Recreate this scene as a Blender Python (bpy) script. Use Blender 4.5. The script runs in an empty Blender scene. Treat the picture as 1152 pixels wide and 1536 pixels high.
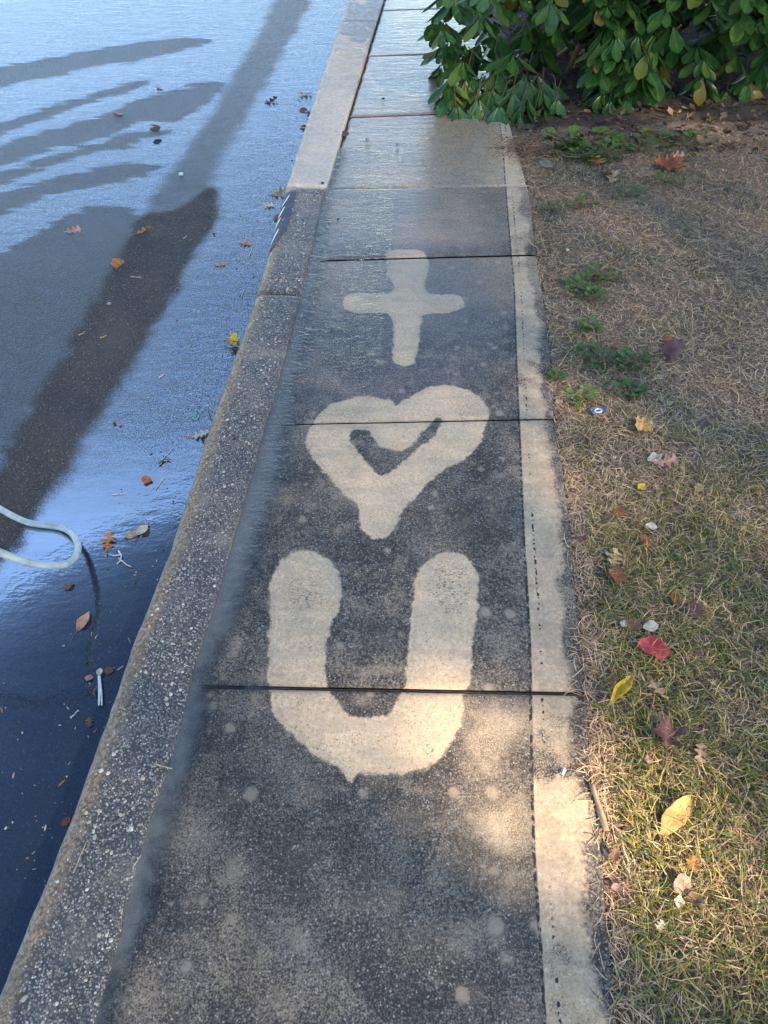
import bpy, math, random
import numpy as np
from mathutils import Vector, Matrix

# ------------------------------------------------------------------ camera, sky, sun, exposure
SC = bpy.context.scene
COL = SC.collection
H, PITCH, FPX = 1.5, math.radians(52.0), 980.0
CP, SP = math.cos(PITCH), math.sin(PITCH)
cam_d = bpy.data.cameras.new('camera')
cam = bpy.data.objects.new('camera', cam_d)
COL.objects.link(cam)
cam.location = (0, 0, H)
cam.rotation_euler = (math.pi/2 - PITCH, 0, 0)
cam_d.sensor_fit = 'VERTICAL'
cam_d.sensor_height = 36.0
cam_d.lens = FPX/1536*36.0
cam_d.clip_start = 0.02
cam_d.clip_end = 2000
SC.camera = cam

SUN_EL, SUN_AZ = math.radians(41), math.radians(133)      # azimuth clockwise from +Y
TO_SUN = Vector((math.sin(SUN_AZ)*math.cos(SUN_EL), math.cos(SUN_AZ)*math.cos(SUN_EL), math.sin(SUN_EL)))
world = bpy.data.worlds.new('World')
SC.world = world
world.use_nodes = True
wn = world.node_tree
wn.nodes.clear()
sky = wn.nodes.new('ShaderNodeTexSky')
sky.sky_type = 'NISHITA'
sky.sun_disc = False
sky.sun_elevation = SUN_EL
sky.sun_rotation = SUN_AZ
sky.air_density = 0.85
sky.dust_density = 0.05
sky.ozone_density = 1.6
bg = wn.nodes.new('ShaderNodeBackground')
bg.inputs['Strength'].default_value = 0.12
wo = wn.nodes.new('ShaderNodeOutputWorld')
wn.links.new(sky.outputs[0], bg.inputs[0])
wn.links.new(bg.outputs[0], wo.inputs[0])
sun_d = bpy.data.lights.new('sun', 'SUN')
sun_d.energy = 4.6
sun_d.angle = math.radians(0.7)
sun_d.color = (1.0, 0.82, 0.60)
sun = bpy.data.objects.new('sun', sun_d)
COL.objects.link(sun)
sun.location = TO_SUN*30
sun.rotation_euler = TO_SUN.to_track_quat('Z', 'Y').to_euler()
vs = SC.view_settings
vs.view_transform = 'Standard'
vs.look = 'None'
vs.gamma = 1.0
vs.use_curve_mapping = False
vs.exposure = 2.1
vs.use_white_balance = True
vs.white_balance_temperature = 7200
vs.white_balance_tint = 8
SC.cycles.use_denoising = True
SC.cycles.max_bounces = 5
SC.cycles.diffuse_bounces = 3
SC.cycles.transparent_max_bounces = 12
SC.cycles.caustics_reflective = False
SC.cycles.caustics_refractive = False

# ------------------------------------------------------------------ pixels and ground
def gp(px, py, z=0.0):
    """pixel of the photograph -> point where its ray meets the level z"""
    a, b = px-576.0, 768.0-py
    dx, dy, dz = a, FPX*CP + b*SP, -FPX*SP + b*CP
    t = (z-H)/dz
    return np.array((dx*t, dy*t, z))
def proj(P):
    P = np.asarray(P, float)
    X, Y, Z = P[..., 0], P[..., 1], P[..., 2]-H
    d = Y*CP - Z*SP
    u = Y*SP + Z*CP
    return 576+FPX*X/d, 768-FPX*u/d
def ppm(px, py, z=0.0):
    p = gp(px, py, z)
    return FPX/(p[1]*CP + (H-p[2])*SP)
def gpoly(pts, z=0.0):
    return np.array([gp(x, y, z)[:2] for x, y in pts])
def chaikin(P, n=2, closed=True):
    for _ in range(n):
        if closed:
            Q = np.roll(P, -1, 0)
            P = np.stack((P*.75+Q*.25, P*.25+Q*.75), 1).reshape(-1, 2)
        else:
            a, b = P[:-1], P[1:]
            P = np.concatenate((P[:1], np.stack((a*.75+b*.25, a*.25+b*.75), 1).reshape(-1, 2), P[-1:]))
    return P
def sdf(P, poly):
    """signed distance, negative inside"""
    P = np.asarray(P, float)
    A = poly; B = np.roll(poly, -1, 0)
    best = np.full(len(P), 1e9); ins = np.zeros(len(P), bool)
    for a, b in zip(A, B):
        e = b-a; w = P-a
        t = np.clip((w@e)/max(e@e, 1e-12), 0, 1)
        d = w-t[:, None]*e
        best = np.minimum(best, (d*d).sum(1))
        c = ((a[1] > P[:, 1]) != (b[1] > P[:, 1]))
        if abs(b[1]-a[1]) > 1e-12:
            ins ^= c & (P[:, 0] < (b[0]-a[0])*(P[:, 1]-a[1])/(b[1]-a[1])+a[0])
    best = np.sqrt(best)
    return np.where(ins, -best, best)
_rs = np.random.RandomState(7)
_tab = _rs.rand(256, 256)
def vnoise(x, y, s=1.0):
    x = np.asarray(x)*s; y = np.asarray(y)*s
    xi, yi = np.floor(x).astype(int), np.floor(y).astype(int)
    fx, fy = x-xi, y-yi
    fx = fx*fx*(3-2*fx); fy = fy*fy*(3-2*fy)
    g = lambda i, j: _tab[i % 256, j % 256]
    return (g(xi, yi)*(1-fx)+g(xi+1, yi)*fx)*(1-fy)+(g(xi, yi+1)*(1-fx)+g(xi+1, yi+1)*fx)*fy
def fbm(x, y, s, o=3):
    return sum(vnoise(x+13.7*k, y+5.1*k, s*2**k)*.5**(k+1) for k in range(o))/(1-.5**o)
def sstep(a, b, x):
    t = np.clip((x-a)/(b-a), 0, 1)
    return t*t*(3-2*t)
def spots(px, py, L):
    """soft spots: (cx, cy, rx, ry, weight)"""
    r = np.zeros_like(px)
    for cx, cy, rx, ry, w in L:
        r = np.maximum(r, w*np.exp(-((px-cx)/rx)**2-((py-cy)/ry)**2))
    return r

# ------------------------------------------------------------------ mesh helpers
def mesh_obj(name, V, F, mat=None, parent=None, smooth=True, attrs=None, colors=None, loc=None, uniform=None):
    me = bpy.data.meshes.new(name)
    V = np.asarray(V, np.float32)
    if uniform:                                   # F is an int array (n, uniform)
        F = np.asarray(F, np.int32)
        me.vertices.add(len(V)); me.vertices.foreach_set('co', V.ravel())
        me.loops.add(F.size); me.loops.foreach_set('vertex_index', F.ravel())
        me.polygons.add(len(F))
        me.polygons.foreach_set('loop_start', np.arange(len(F), dtype=np.int32)*uniform)
        me.update(calc_edges=True)
    else:
        me.from_pydata([tuple(map(float, v)) for v in V], [], [tuple(map(int, f)) for f in F])
    for k, a in (attrs or {}).items():
        at = me.attributes.new(k, 'FLOAT', 'POINT')
        at.data.foreach_set('value', np.asarray(a, np.float32))
    if colors is not None:
        at = me.attributes.new('tone', 'FLOAT_COLOR', 'POINT')
        c = np.ones((len(V), 4), np.float32); c[:, :3] = colors
        at.data.foreach_set('color', c.ravel())
    me.validate()
    if smooth:
        me.polygons.foreach_set('use_smooth', np.ones(len(me.polygons), bool))
    if mat is not None:
        me.materials.append(mat)
    o = bpy.data.objects.new(name, me)
    COL.objects.link(o)
    if loc is not None:
        o.location = loc
    if parent is not None:
        o.parent = parent
    return o
def empty(name, loc=(0, 0, 0), rz=0.0):
    o = bpy.data.objects.new(name, None)
    COL.objects.link(o)
    o.location = loc; o.rotation_euler = (0, 0, rz); o.empty_display_size = .05
    return o
def tag(o, label=None, cat=None, group=None, kind=None):
    if label: o['label'] = label
    if cat: o['category'] = cat
    if group: o['group'] = group
    if kind: o['kind'] = kind
    return o
def grid_faces(n, m, off=0):
    i, j = np.meshgrid(np.arange(n-1), np.arange(m-1), indexing='ij')
    a = (i*m+j).ravel()+off
    return np.stack((a, a+1, a+m+1, a+m), 1)
def tube(points, radii, seg=10, cap=True):
    """tube swept along points; returns V, F"""
    P = np.asarray(points, float); n = len(P)
    R = np.full(n, radii, float) if np.isscalar(radii) else np.asarray(radii, float)
    V, F = [], []
    up = np.array((0., 0, 1))
    T = np.gradient(P, axis=0); T /= np.linalg.norm(T, axis=1)[:, None]+1e-12
    if abs(T[0]@up) > .95: up = np.array((1., 0, 0))
    N = np.cross(T[0], up); N /= np.linalg.norm(N)
    for i in range(n):
        N = N-T[i]*(N@T[i]); N /= np.linalg.norm(N)+1e-12
        B = np.cross(T[i], N)
        for k in range(seg):
            a = 2*math.pi*k/seg
            V.append(P[i]+R[i]*(math.cos(a)*N+math.sin(a)*B))
    for i in range(n-1):
        for k in range(seg):
            k2 = (k+1) % seg
            F.append((i*seg+k, i*seg+k2, (i+1)*seg+k2, (i+1)*seg+k))
    if cap:
        F.append(tuple(range(seg))[::-1]); F.append(tuple((n-1)*seg+k for k in range(seg)))
    return V, F
def join(parts):
    V, F = [], []
    for v, f in parts:
        o = len(V); V += list(v); F += [tuple(i+o for i in q) for q in f]
    return V, F
def spline(P, n):
    P = np.asarray(P, float)
    t = np.linspace(0, len(P)-1, n); out = []
    Q = np.vstack((2*P[0]-P[1], P, 2*P[-1]-P[-2]))
    for s in t:
        i = min(int(s), len(P)-2); f = s-i
        a, b, c, d = Q[i], Q[i+1], Q[i+2], Q[i+3]
        out.append(.5*((2*b)+(-a+c)*f+(2*a-5*b+4*c-d)*f*f+(-a+3*b-3*c+d)*f**3))
    return np.array(out)

# ------------------------------------------------------------------ node helper
class NT:
    def __init__(s, name):
        s.mat = bpy.data.materials.new(name); s.mat.use_nodes = True
        s.t = s.mat.node_tree; s.t.nodes.clear()
        s.out = s.t.nodes.new('ShaderNodeOutputMaterial')
        s.co = s.t.nodes.new('ShaderNodeTexCoord').outputs['Object']
    def put(s, sock, v):
        if isinstance(v, bpy.types.NodeSocket): s.t.links.new(v, sock)
        elif isinstance(v, (tuple, list)) and len(v) == 3 and sock.type == 'RGBA': sock.default_value = (*v, 1)
        else: sock.default_value = v
    def node(s, ty, props=None, **ins):
        n = s.t.nodes.new(ty)
        for k, v in (props or {}).items(): setattr(n, k, v)
        for k, v in ins.items():
            s.put(n.inputs[int(k[1:]) if k[0] == '_' else k.replace('_', ' ')], v)
        return n
    def m(s, op, a, b=0.0, c=0.0, clamp=False):
        n = s.t.nodes.new('ShaderNodeMath'); n.operation = op; n.use_clamp = clamp
        s.put(n.inputs[0], a); s.put(n.inputs[1], b); s.put(n.inputs[2], c)
        return n.outputs[0]
    def add(s, a, b): return s.m('ADD', a, b)
    def mul(s, a, b): return s.m('MULTIPLY', a, b)
    def sub(s, a, b): return s.m('SUBTRACT', a, b)
    def rng(s, v, a, b, c=0.0, d=1.0, smooth=True):
        n = s.t.nodes.new('ShaderNodeMapRange')
        n.interpolation_type = 'SMOOTHSTEP' if smooth else 'LINEAR'
        for k, x in enumerate((v, a, b, c, d)): s.put(n.inputs[k], x)
        return n.outputs[0]
    def mix(s, f, a, b, blend='MIX'):
        n = s.t.nodes.new('ShaderNodeMix'); n.data_type = 'RGBA'; n.blend_type = blend
        s.put(n.inputs[0], f); s.put(n.inputs[6], a); s.put(n.inputs[7], b)
        return n.outputs[2]
    def mixf(s, f, a, b):
        n = s.t.nodes.new('ShaderNodeMix'); n.data_type = 'FLOAT'
        s.put(n.inputs[0], f); s.put(n.inputs[2], a); s.put(n.inputs[3], b)
        return n.outputs[0]
    def attr(s, name, color=False):
        n = s.t.nodes.new('ShaderNodeAttribute'); n.attribute_name = name
        return n.outputs['Color' if color else 'Fac']
    def scale(s, v, loc=(0, 0, 0), rot=(0, 0, 0)):
        n = s.t.nodes.new('ShaderNodeMapping')
        s.put(n.inputs[0], s.co); n.inputs[1].default_value = loc; n.inputs[2].default_value = rot; n.inputs[3].default_value = v
        return n.outputs[0]
    def noise(s, sc, detail=3.0, rough=.55, vec=None, dist=0.0):
        n = s.t.nodes.new('ShaderNodeTexNoise')
        s.put(n.inputs['Vector'], vec if vec is not None else s.co)
        n.inputs['Scale'].default_value = sc; n.inputs['Detail'].default_value = detail
        n.inputs['Roughness'].default_value = rough; n.inputs['Distortion'].default_value = dist
        return n.outputs[0]
    def voro(s, sc, feature='F1', out='Distance', vec=None, rand=1.0):
        n = s.t.nodes.new('ShaderNodeTexVoronoi'); n.feature = feature
        s.put(n.inputs['Vector'], vec if vec is not None else s.co)
        n.inputs['Scale'].default_value = sc
        n.inputs['Randomness'].default_value = rand
        return n.outputs[out]
    def bump(s, h, strength=.5, dist=.01, normal=None):
        n = s.t.nodes.new('ShaderNodeBump')
        n.inputs['Strength'].default_value = strength; n.inputs['Distance'].default_value = dist
        s.put(n.inputs['Height'], h)
        if normal is not None: s.put(n.inputs['Normal'], normal)
        return n.outputs[0]
    def pbr(s, **ins):
        n = s.t.nodes.new('ShaderNodeBsdfPrincipled')
        for k, v in ins.items(): s.put(n.inputs[k.replace('_', ' ')], v)
        return n
    def done(s, sh):
        s.t.links.new(sh if isinstance(sh, bpy.types.NodeSocket) else sh.outputs[0], s.out.inputs[0])
        return s.mat
def sepx(n, vec):
    s = n.t.nodes.new('ShaderNodeSeparateXYZ'); n.put(s.inputs[0], vec)
    return s.outputs

# ------------------------------------------------------------------ materials of the setting
def mat_concrete():
    n = NT('concrete')
    mark, score, dirt0 = n.attr('mark'), n.attr('score'), n.attr('dirt')
    film, speck, worn, edge = n.attr('film'), n.attr('speck'), n.attr('worn'), n.attr('edge')
    g1, g2, g3 = n.noise(260, 2, .7), n.noise(110, 3, .6), n.noise(14, 4, .6)
    big = n.noise(3.2, 4, .55)
    v = n.voro(330, out='Color')
    vs_ = n.t.nodes.new('ShaderNodeSeparateColor'); n.put(vs_.inputs[0], v)
    rnd = vs_.outputs[0]
    # clean cement: buff, sandy
    clean = n.mix(n.rng(g2, .3, .7), (.48, .345, .210), (.64, .47, .300))
    clean = n.mix(n.mul(n.rng(g3, .42, .72), .6), clean, (.42, .32, .215))
    clean = n.mix(n.mul(n.rng(big, .48, .68), .45), clean, (.58, .40, .27))
    clean = n.mix(n.mul(n.rng(rnd, .93, .98), .8), clean, (.24, .18, .13))
    clean = n.mix(n.mul(n.rng(rnd, .10, .04), .5), clean, (.70, .60, .48))
    stripe = n.noise(1.0, 3, .6, n.scale((5, 34, 1), rot=(0, 0, .04)))
    clean = n.mix(n.mul(n.rng(stripe, .48, .66), .4), clean, (.38, .285, .20))
    pits = n.mul(n.rng(n.noise(150, 2, .7), .66, .72), n.rng(n.noise(11, 3, .6), .46, .6))
    clean = n.mix(n.mul(pits, .85), clean, (.08, .06, .045))
    # dirt: dark algae film broken by grains and pale drops
    gm = n.add(n.add(n.mul(g1, .62), n.mul(g2, .38)), n.mul(n.sub(n.noise(5.5, 5, .65), .5), .46))
    dark = n.mix(n.rng(gm, .41, .68), (.026, .023, .022), (.245, .195, .145))
    dark = n.mix(n.mul(n.rng(rnd, .955, .99), .7), dark, (.42, .38, .33))
    pale = n.mul(n.rng(n.add(n.add(g3, n.mul(n.sub(g1, .5), .5)), n.mul(n.sub(big, .5), .4)), .52, .74), .62)
    dark = n.mix(pale, dark, (.30, .235, .165))
    dv = n.t.nodes.new('ShaderNodeTexVoronoi'); n.put(dv.inputs['Vector'], n.co); dv.inputs['Scale'].default_value = 20.0
    dsep = n.t.nodes.new('ShaderNodeSeparateColor'); n.put(dsep.inputs[0], dv.outputs['Color'])
    dsz = n.rng(dsep.outputs[1], .25, 1, .0, .30, False)
    drop2 = n.rng(n.sub(n.add(n.add(dv.outputs['Distance'], n.mul(n.sub(g2, .5), .55)), n.add(n.mul(n.sub(g3, .5), .7), n.mul(n.sub(g1, .5), .35))), dsz), .08, -.08)
    dark = n.mix(n.mul(drop2, n.rng(dsep.outputs[2], 0, 1, .1, .62)), dark, (.40, .305, .21))
    wornm = n.mul(n.rng(n.add(worn, n.mul(n.sub(n.noise(8, 5, .65), .5), .7)), .05, .95), n.rng(n.add(n.noise(340, 2, .6), n.mul(n.sub(g3, .5), .9)), .30, .74, .15, 1.0))
    dark = n.mix(wornm, dark, clean)
    # washed marks
    wob = n.add(n.add(n.mul(n.sub(n.noise(30, 3, .6), .5), .030), n.mul(n.sub(n.noise(9, 2, .5), .5), .016)), n.mul(n.sub(g1, .5), .022))
    inside = n.rng(n.add(mark, wob), .003, -.004)
    # washed band right of the scored line
    ewob = n.mul(n.sub(n.noise(4.5, 5, .65), .5), .17)
    bw = n.attr('bandw')
    band = n.mul(n.mul(n.rng(score, .001, .006), n.rng(n.add(bw, n.add(n.mul(n.sub(g3, .5), .8), n.mul(n.sub(g1, .5), .6))), .35, .65)), n.rng(n.add(n.add(edge, ewob), n.mul(n.sub(g2, .5), .03)), .020, .050))
    dirtm = n.mul(n.sub(1, n.m('MAXIMUM', inside, n.mul(band, n.rng(n.add(n.noise(16, 4, .7), n.mul(n.sub(g1, .5), .5)), .30, .62, .96, .62)))), n.sub(1, n.mul(dirt0, n.rng(g2, .25, .65, .55, 1.0))))
    blot = n.mul(n.rng(n.add(speck, n.mul(n.sub(g2, .5), .9)), .30, .5), n.rng(n.noise(1.0, 2, .65, n.scale((150, 210, 150))), .53, .60))
    dirtm = n.m('MAXIMUM', dirtm, n.mul(blot, .72))
    col = n.mix(dirtm, clean, dark)
    green = n.mul(n.rng(n.noise(5, 3), .62, .75), .18)
    col = n.mix(green, col, (.16, .19, .09))
    # scored lines filled with black grit
    sw = n.mul(n.sub(n.noise(45, 2), .5), .006)
    l1 = n.mul(n.rng(n.m('ABSOLUTE', n.add(score, sw)), .0042, .0022), n.rng(n.noise(75, 1), .44, .52))
    l2 = n.mul(n.rng(n.m('ABSOLUTE', n.sub(n.add(score, sw), .028)), .0040, .0022), n.mul(n.rng(n.noise(90, 1), .54, .60), n.rng(n.noise(4, 1), .42, .52)))
    line = n.m('MAXIMUM', l1, l2)
    col = n.mix(line, col, (.018, .017, .017))
    wet = n.rng(film, 0, 1, 1.0, .62)
    col = n.mix(1.0, col, n.node('ShaderNodeCombineColor', _0=wet, _1=wet, _2=wet).outputs[0], 'MULTIPLY')
    hgt = n.add(n.add(n.mul(g1, .45), n.mul(g2, .35)), n.sub(n.mul(n.rng(rnd, .85, 1), .25), n.mul(line, 1.4)))
    b = n.bump(hgt, .42, .004)
    rip = n.noise(1.0, 3, .55, n.scale((24, 95, 1), rot=(0, 0, .06)))
    rip2 = n.noise(1.0, 2, .5, n.scale((7, 26, 1), rot=(0, 0, -.1)))
    cb = n.bump(n.add(n.add(rip, n.mul(rip2, 1.2)), n.mul(g2, .12)), .20, .012)
    cw = n.mul(n.rng(n.add(film, n.mul(n.sub(n.noise(1.0, 3, .6, n.scale((9, 16, 1))), .5), .7)), .18, .72), 1.0)
    p = n.pbr(Base_Color=col, Roughness=n.rng(film, 0, 1, .85, .6), Normal=b, Coat_Weight=cw, Coat_Roughness=.045, Coat_IOR=1.5, Coat_Normal=cb)
    return n.done(p)
def mat_kerb():
    n = NT('exposed_aggregate')
    ke, new = n.attr('kedge'), n.attr('new')
    v = n.voro(230, out='Color'); s = n.t.nodes.new('ShaderNodeSeparateColor'); n.put(s.inputs[0], v)
    d = n.voro(230)
    g, g2, big = n.noise(300, 2, .7), n.noise(60, 3, .6), n.noise(6, 3)
    r = s.outputs[0]
    col = n.mix(n.rng(r, 0, .8), (.052, .042, .038), (.26, .205, .160))
    col = n.mix(n.rng(r, .86, .9), col, (.46, .38, .30))
    col = n.mix(n.mul(n.rng(r, .965, .98), 1.0), col, (.62, .55, .46))
    col = n.mix(n.rng(d, .35, .62), col, (.035, .034, .037))
    col = n.mix(n.mul(n.rng(n.add(big, n.mul(n.sub(g, .5), .5)), .5, .72), .6), col, (.27, .215, .165))
    nc = n.mix(n.rng(g2, .3, .7), (.50, .39, .29), (.64, .52, .40))
    nc = n.mix(n.mul(n.rng(g, .6, .75), .6), nc, (.25, .21, .17))
    col = n.mix(new, col, nc)
    wob = n.mul(n.sub(n.noise(22, 4, .65), .5), .05)
    moss = n.rng(n.add(ke, wob), .066, .026)
    mc = n.mix(n.rng(n.noise(120, 3, .7), .35, .65), (.085, .052, .028), (.38, .245, .135))
    mc = n.mix(n.mul(n.rng(n.noise(9, 2), .52, .66), .4), mc, (.11, .085, .025))
    col = n.mix(n.mul(moss, n.sub(.9, n.mul(new, .75))), col, mc)
    b = n.bump(n.add(n.mul(n.sub(1, d), n.sub(1, new)), n.mul(g, .35)), .55, .005)
    p = n.pbr(Base_Color=col, Roughness=n.mixf(new, .45, .8), Normal=b, Coat_Weight=n.mul(n.rng(n.noise(30, 2), .4, .6), .35), Coat_Roughness=.2, Coat_IOR=1.4)
    return n.done(p)
def mat_asphalt():
    n = NT('asphalt')
    wet = n.attr('wet')
    d = n.voro(190); v = n.voro(190, out='Color')
    s = n.t.nodes.new('ShaderNodeSeparateColor'); n.put(s.inputs[0], v); r = s.outputs[0]
    g, big = n.noise(420, 2, .7), n.noise(4, 4)
    col = n.mix(r, (.022, .021, .022), (.080, .077, .077))
    col = n.mix(n.rng(r, .93, .96), col, (.20, .18, .16))
    col = n.mix(n.rng(d, .35, .6), col, (.012, .012, .013))
    col = n.mix(n.mul(n.rng(big, .4, .7), .35), col, (.06, .057, .055))
    w = n.rng(wet, -.02, .02)
    k = n.mixf(w, 1.0, .48)
    col = n.mix(1.0, col, n.node('ShaderNodeCombineColor', _0=k, _1=k, _2=k).outputs[0], 'MULTIPLY')
    b = n.bump(n.add(n.sub(1, d), n.mul(g, .3)), .8, .006)
    return n.done(n.pbr(Base_Color=col, Roughness=n.mixf(w, .8, .45), Specular_IOR_Level=n.mixf(w, .5, .2), Normal=b))
def mat_water(name, body, body_fac, ior, depth_gain, ripple, rscale=1.0, edge_grain=.02, grainy=False, murk_noise=.25):
    """thin moving water: a clear layer with suspended silt, mirror by Fresnel"""
    n = NT(name)
    wet = n.attr('wet'); calm = n.attr('calm')
    gr = n.noise(230, 2, .7); g2 = n.noise(26, 4, .6)
    mask = n.rng(n.add(n.add(wet, n.mul(n.sub(gr, .5), edge_grain*2)), n.mul(n.sub(g2, .5), edge_grain)), -edge_grain*.3, edge_grain*.9)
    r1 = n.noise(1.0, 3, .55, n.scale((34*rscale, 62*rscale, 1), rot=(0, 0, .35)), .6)
    r2 = n.noise(1.0, 3, .55, n.scale((9*rscale, 20*rscale, 1), rot=(0, 0, -.25)), .8)
    r3 = n.noise(1.0, 2, .5, n.scale((95*rscale, 170*rscale, 1), rot=(0, 0, .1)), .3)
    amt = n.sub(1, calm)
    hgt = n.add(n.add(r1, n.mul(r2, 1.6)), n.mul(r3, .35))
    nb = n.bump(hgt, ripple, .012)
    n.put(nb.node.inputs['Strength'], n.mul(n.add(n.mul(amt, .94), .06), ripple))
    if grainy:
        anis = n.noise(1.0, 6, .68, n.scale((3.2, 13, 1), rot=(0, 0, -.12)), .5)
        pale = n.rng(n.add(n.add(n.attr('band'), n.mul(n.sub(anis, .52), .30)), n.mul(n.sub(n.noise(140, 3, .7), .5), .05)), -.02, .02)
        dstrip = n.rng(n.add(n.add(n.attr('damp'), n.mul(n.sub(n.noise(7, 5, .65), .5), .12)), n.mul(n.sub(n.noise(170, 3, .75), .5), .16)), .03, -.05)
        cov = n.mul(n.attr('cover'), n.mul(n.rng(pale, 0, 1, .30, 1.0, False), n.rng(dstrip, 0, 1, 1.0, .30, False)))
        cv = n.add(cov, n.mul(n.sub(n.noise(1.0, 5, .65, n.scale((6, 26, 1), rot=(0, 0, .3))), .5), n.rng(cov, .1, .5, .08, .42)))
        gq = n.rng(n.noise(250, 3, .75), .36, .64, .15, 1.85)
        mask = n.mul(mask, n.m('MULTIPLY', cv, n.mixf(n.rng(cv, .3, .8), gq, 1.0), clamp=True))
    fr = n.node('ShaderNodeFresnel', IOR=ior, Normal=nb).outputs[0]
    gl = n.node('ShaderNodeBsdfGlossy', Roughness=.03, Normal=nb)
    gl.inputs['Color'].default_value = (.80, .90, 1, 1)
    tr = n.node('ShaderNodeBsdfTransparent', Color=(.80, .86, .90))
    df = n.node('ShaderNodeBsdfDiffuse', Color=body)
    silt = n.mul(n.rng(n.add(n.mul(wet, depth_gain), n.mul(n.sub(g2, .5), murk_noise)), 0, 1), body_fac)
    silt = n.mul(silt, n.rng(calm, 0, 1, .45, 1.0, False))
    lay = n.node('ShaderNodeMixShader', _0=silt, _1=tr.outputs[0], _2=df.outputs[0])
    lay2 = n.node('ShaderNodeMixShader', _0=fr, _1=lay.outputs[0], _2=gl.outputs[0])
    clear = n.node('ShaderNodeBsdfTransparent')
    fin = n.node('ShaderNodeMixShader', _0=mask, _1=clear.outputs[0], _2=lay2.outputs[0])
    return n.done(fin)
def mat_soil():
    n = NT('soil')
    g, g2, g3 = n.noise(160, 4, .7), n.noise(28, 4, .6), n.noise(5, 4)
    col = n.mix(n.rng(g, .3, .7), (.075, .050, .036), (.26, .185, .130))
    col = n.mix(n.mul(n.rng(g2, .45, .65), .6), col, (.30, .22, .155))
    col = n.mix(n.mul(n.rng(g3, .5, .7), .4), col, (.09, .062, .045))
    col = n.mix(n.mul(n.rng(n.add(n.attr('mould_shade'), n.mul(n.sub(g2, .5), .5)), .3, .7), .9), col, n.mix(g, (.022, .015, .011), (.060, .042, .030)))
    return n.done(n.pbr(Base_Color=col, Roughness=.95, Normal=n.bump(n.add(g, n.mul(g2, 1.5)), .8, .012)))
def mat_plain(name, col, rough=.7, var=.25, scale=60, coat=0.0, bumpd=.002, spec=.5):
    n = NT(name)
    g, g2 = n.noise(scale, 4, .6), n.noise(scale*6, 2, .6)
    lo = tuple(c*(1-var) for c in col); hi = tuple(min(1, c*(1+var)) for c in col)
    c = n.mix(n.rng(g, .3, .7), lo, hi)
    c = n.mix(n.mul(n.rng(g2, .55, .7), .35), c, tuple(x*.5 for x in col))
    return n.done(n.pbr(Base_Color=c, Roughness=rough, Coat_Weight=coat, Coat_Roughness=.12, Specular_IOR_Level=spec, Normal=n.bump(n.add(g, n.mul(g2, .4)), .5, bumpd)))
def mat_tone(name, rough=.6, trans=0.0, spec=.4, var=.2, scale=90):
    n = NT(name)
    t = n.attr('tone', True)
    g = n.noise(scale, 3, .6)
    k = n.rng(g, .3, .7, 1-var, 1+var)
    col = n.mix(1.0, t, n.node('ShaderNodeCombineColor', _0=k, _1=k, _2=k).outputs[0], 'MULTIPLY')
    p = n.pbr(Base_Color=col, Roughness=rough, Specular_IOR_Level=spec)
    if trans:
        tl = n.node('ShaderNodeBsdfTranslucent', Color=col)
        return n.done(n.node('ShaderNodeMixShader', _0=trans, _1=p.outputs[0], _2=tl.outputs[0]))
    return n.done(p)
M = dict(concrete=mat_concrete(), kerb=mat_kerb(), asphalt=mat_asphalt(), soil=mat_soil(),
         gutter_water=mat_water('gutter_water', (.026, .050, .105), .38, 1.50, 6.0, .15, .8, .05, True),
         walk_water=mat_water('walk_water', (.23, .225, .195), .85, 1.5, 11.0, .60, 1.3, .05, False, .9),
         bed=mat_plain('bedding', (.055, .047, .040), .9, .4, 80),
         grass=mat_tone('grass_blades', .55, .25, .3), tone=mat_tone('pebbles', .55, 0, .4, .12, 300))

# ------------------------------------------------------------------ lines of the place, read off the photograph
ROAD_Z = -0.105
WATER_Z = ROAD_Z+0.012
def curve_fn(pts, z=0.0, smooth=2):
    W = chaikin(gpoly(pts, z), smooth, False)
    o = np.argsort(W[:, 1]); W = W[o]
    x0, y0 = W[0]; x1, y1 = W[-1]
    s0 = (W[3]-W[0]); s1 = (W[-1]-W[-5])
    W = np.vstack(([x0-s0[0]/s0[1]*3, y0-3], W, [x1+s1[0]/s1[1]*40, y1+40]))
    return lambda y: np.interp(y, W[:, 1], W[:, 0])
XK = curve_fn([(512, 30), (481, 122), (453, 207), (431, 277), (415, 332), (402, 384), (385, 443), (363, 509), (343, 563), (319, 629), (301, 685),
               (275, 768), (237, 879), (220, 916), (194, 984), (170, 1059), (139, 1141), (108, 1228), (90, 1273), (22, 1440)], -.012)
XL = curve_fn([(560, 50), (538, 122), (519, 183), (505, 231), (491, 282), (482, 305), (472, 363), (465, 384), (457, 425), (438, 497), (413, 595), (395, 650),
               (381, 705), (359, 780), (347, 822), (327, 895), (309, 948), (289, 1010), (276, 1075), (257, 1145), (240, 1190), (219, 1252), (200, 1325), (181, 1408), (150, 1510)])
XR = curve_fn([(735, 60), (750, 121), (768, 204), (790, 273), (799, 325), (803, 377), (811, 422), (818, 464), (823, 506), (826, 556), (832, 625), (842, 691),
               (849, 750), (855, 797), (860, 853), (867, 912), (872, 967), (878, 1024), (882, 1086), (886, 1129), (889, 1162), (896, 1208), (904, 1274), (908, 1343), (911, 1410), (925, 1520)])
XS = curve_fn([(722, 60), (738, 121), (754, 205), (758, 277), (765, 367), (771, 420), (773, 490), (777, 600), (781, 691), (785, 800), (790, 880), (795, 970), (797, 1100), (799, 1215), (801, 1277), (805, 1343), (810, 1410), (816, 1520)])
def jline(x1, y1, x2, y2):
    a, b = gp(x1, y1), gp(x2, y2)
    k = (b[1]-a[1])/(b[0]-a[0])
    return (a[1]-k*a[0], k)
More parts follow.
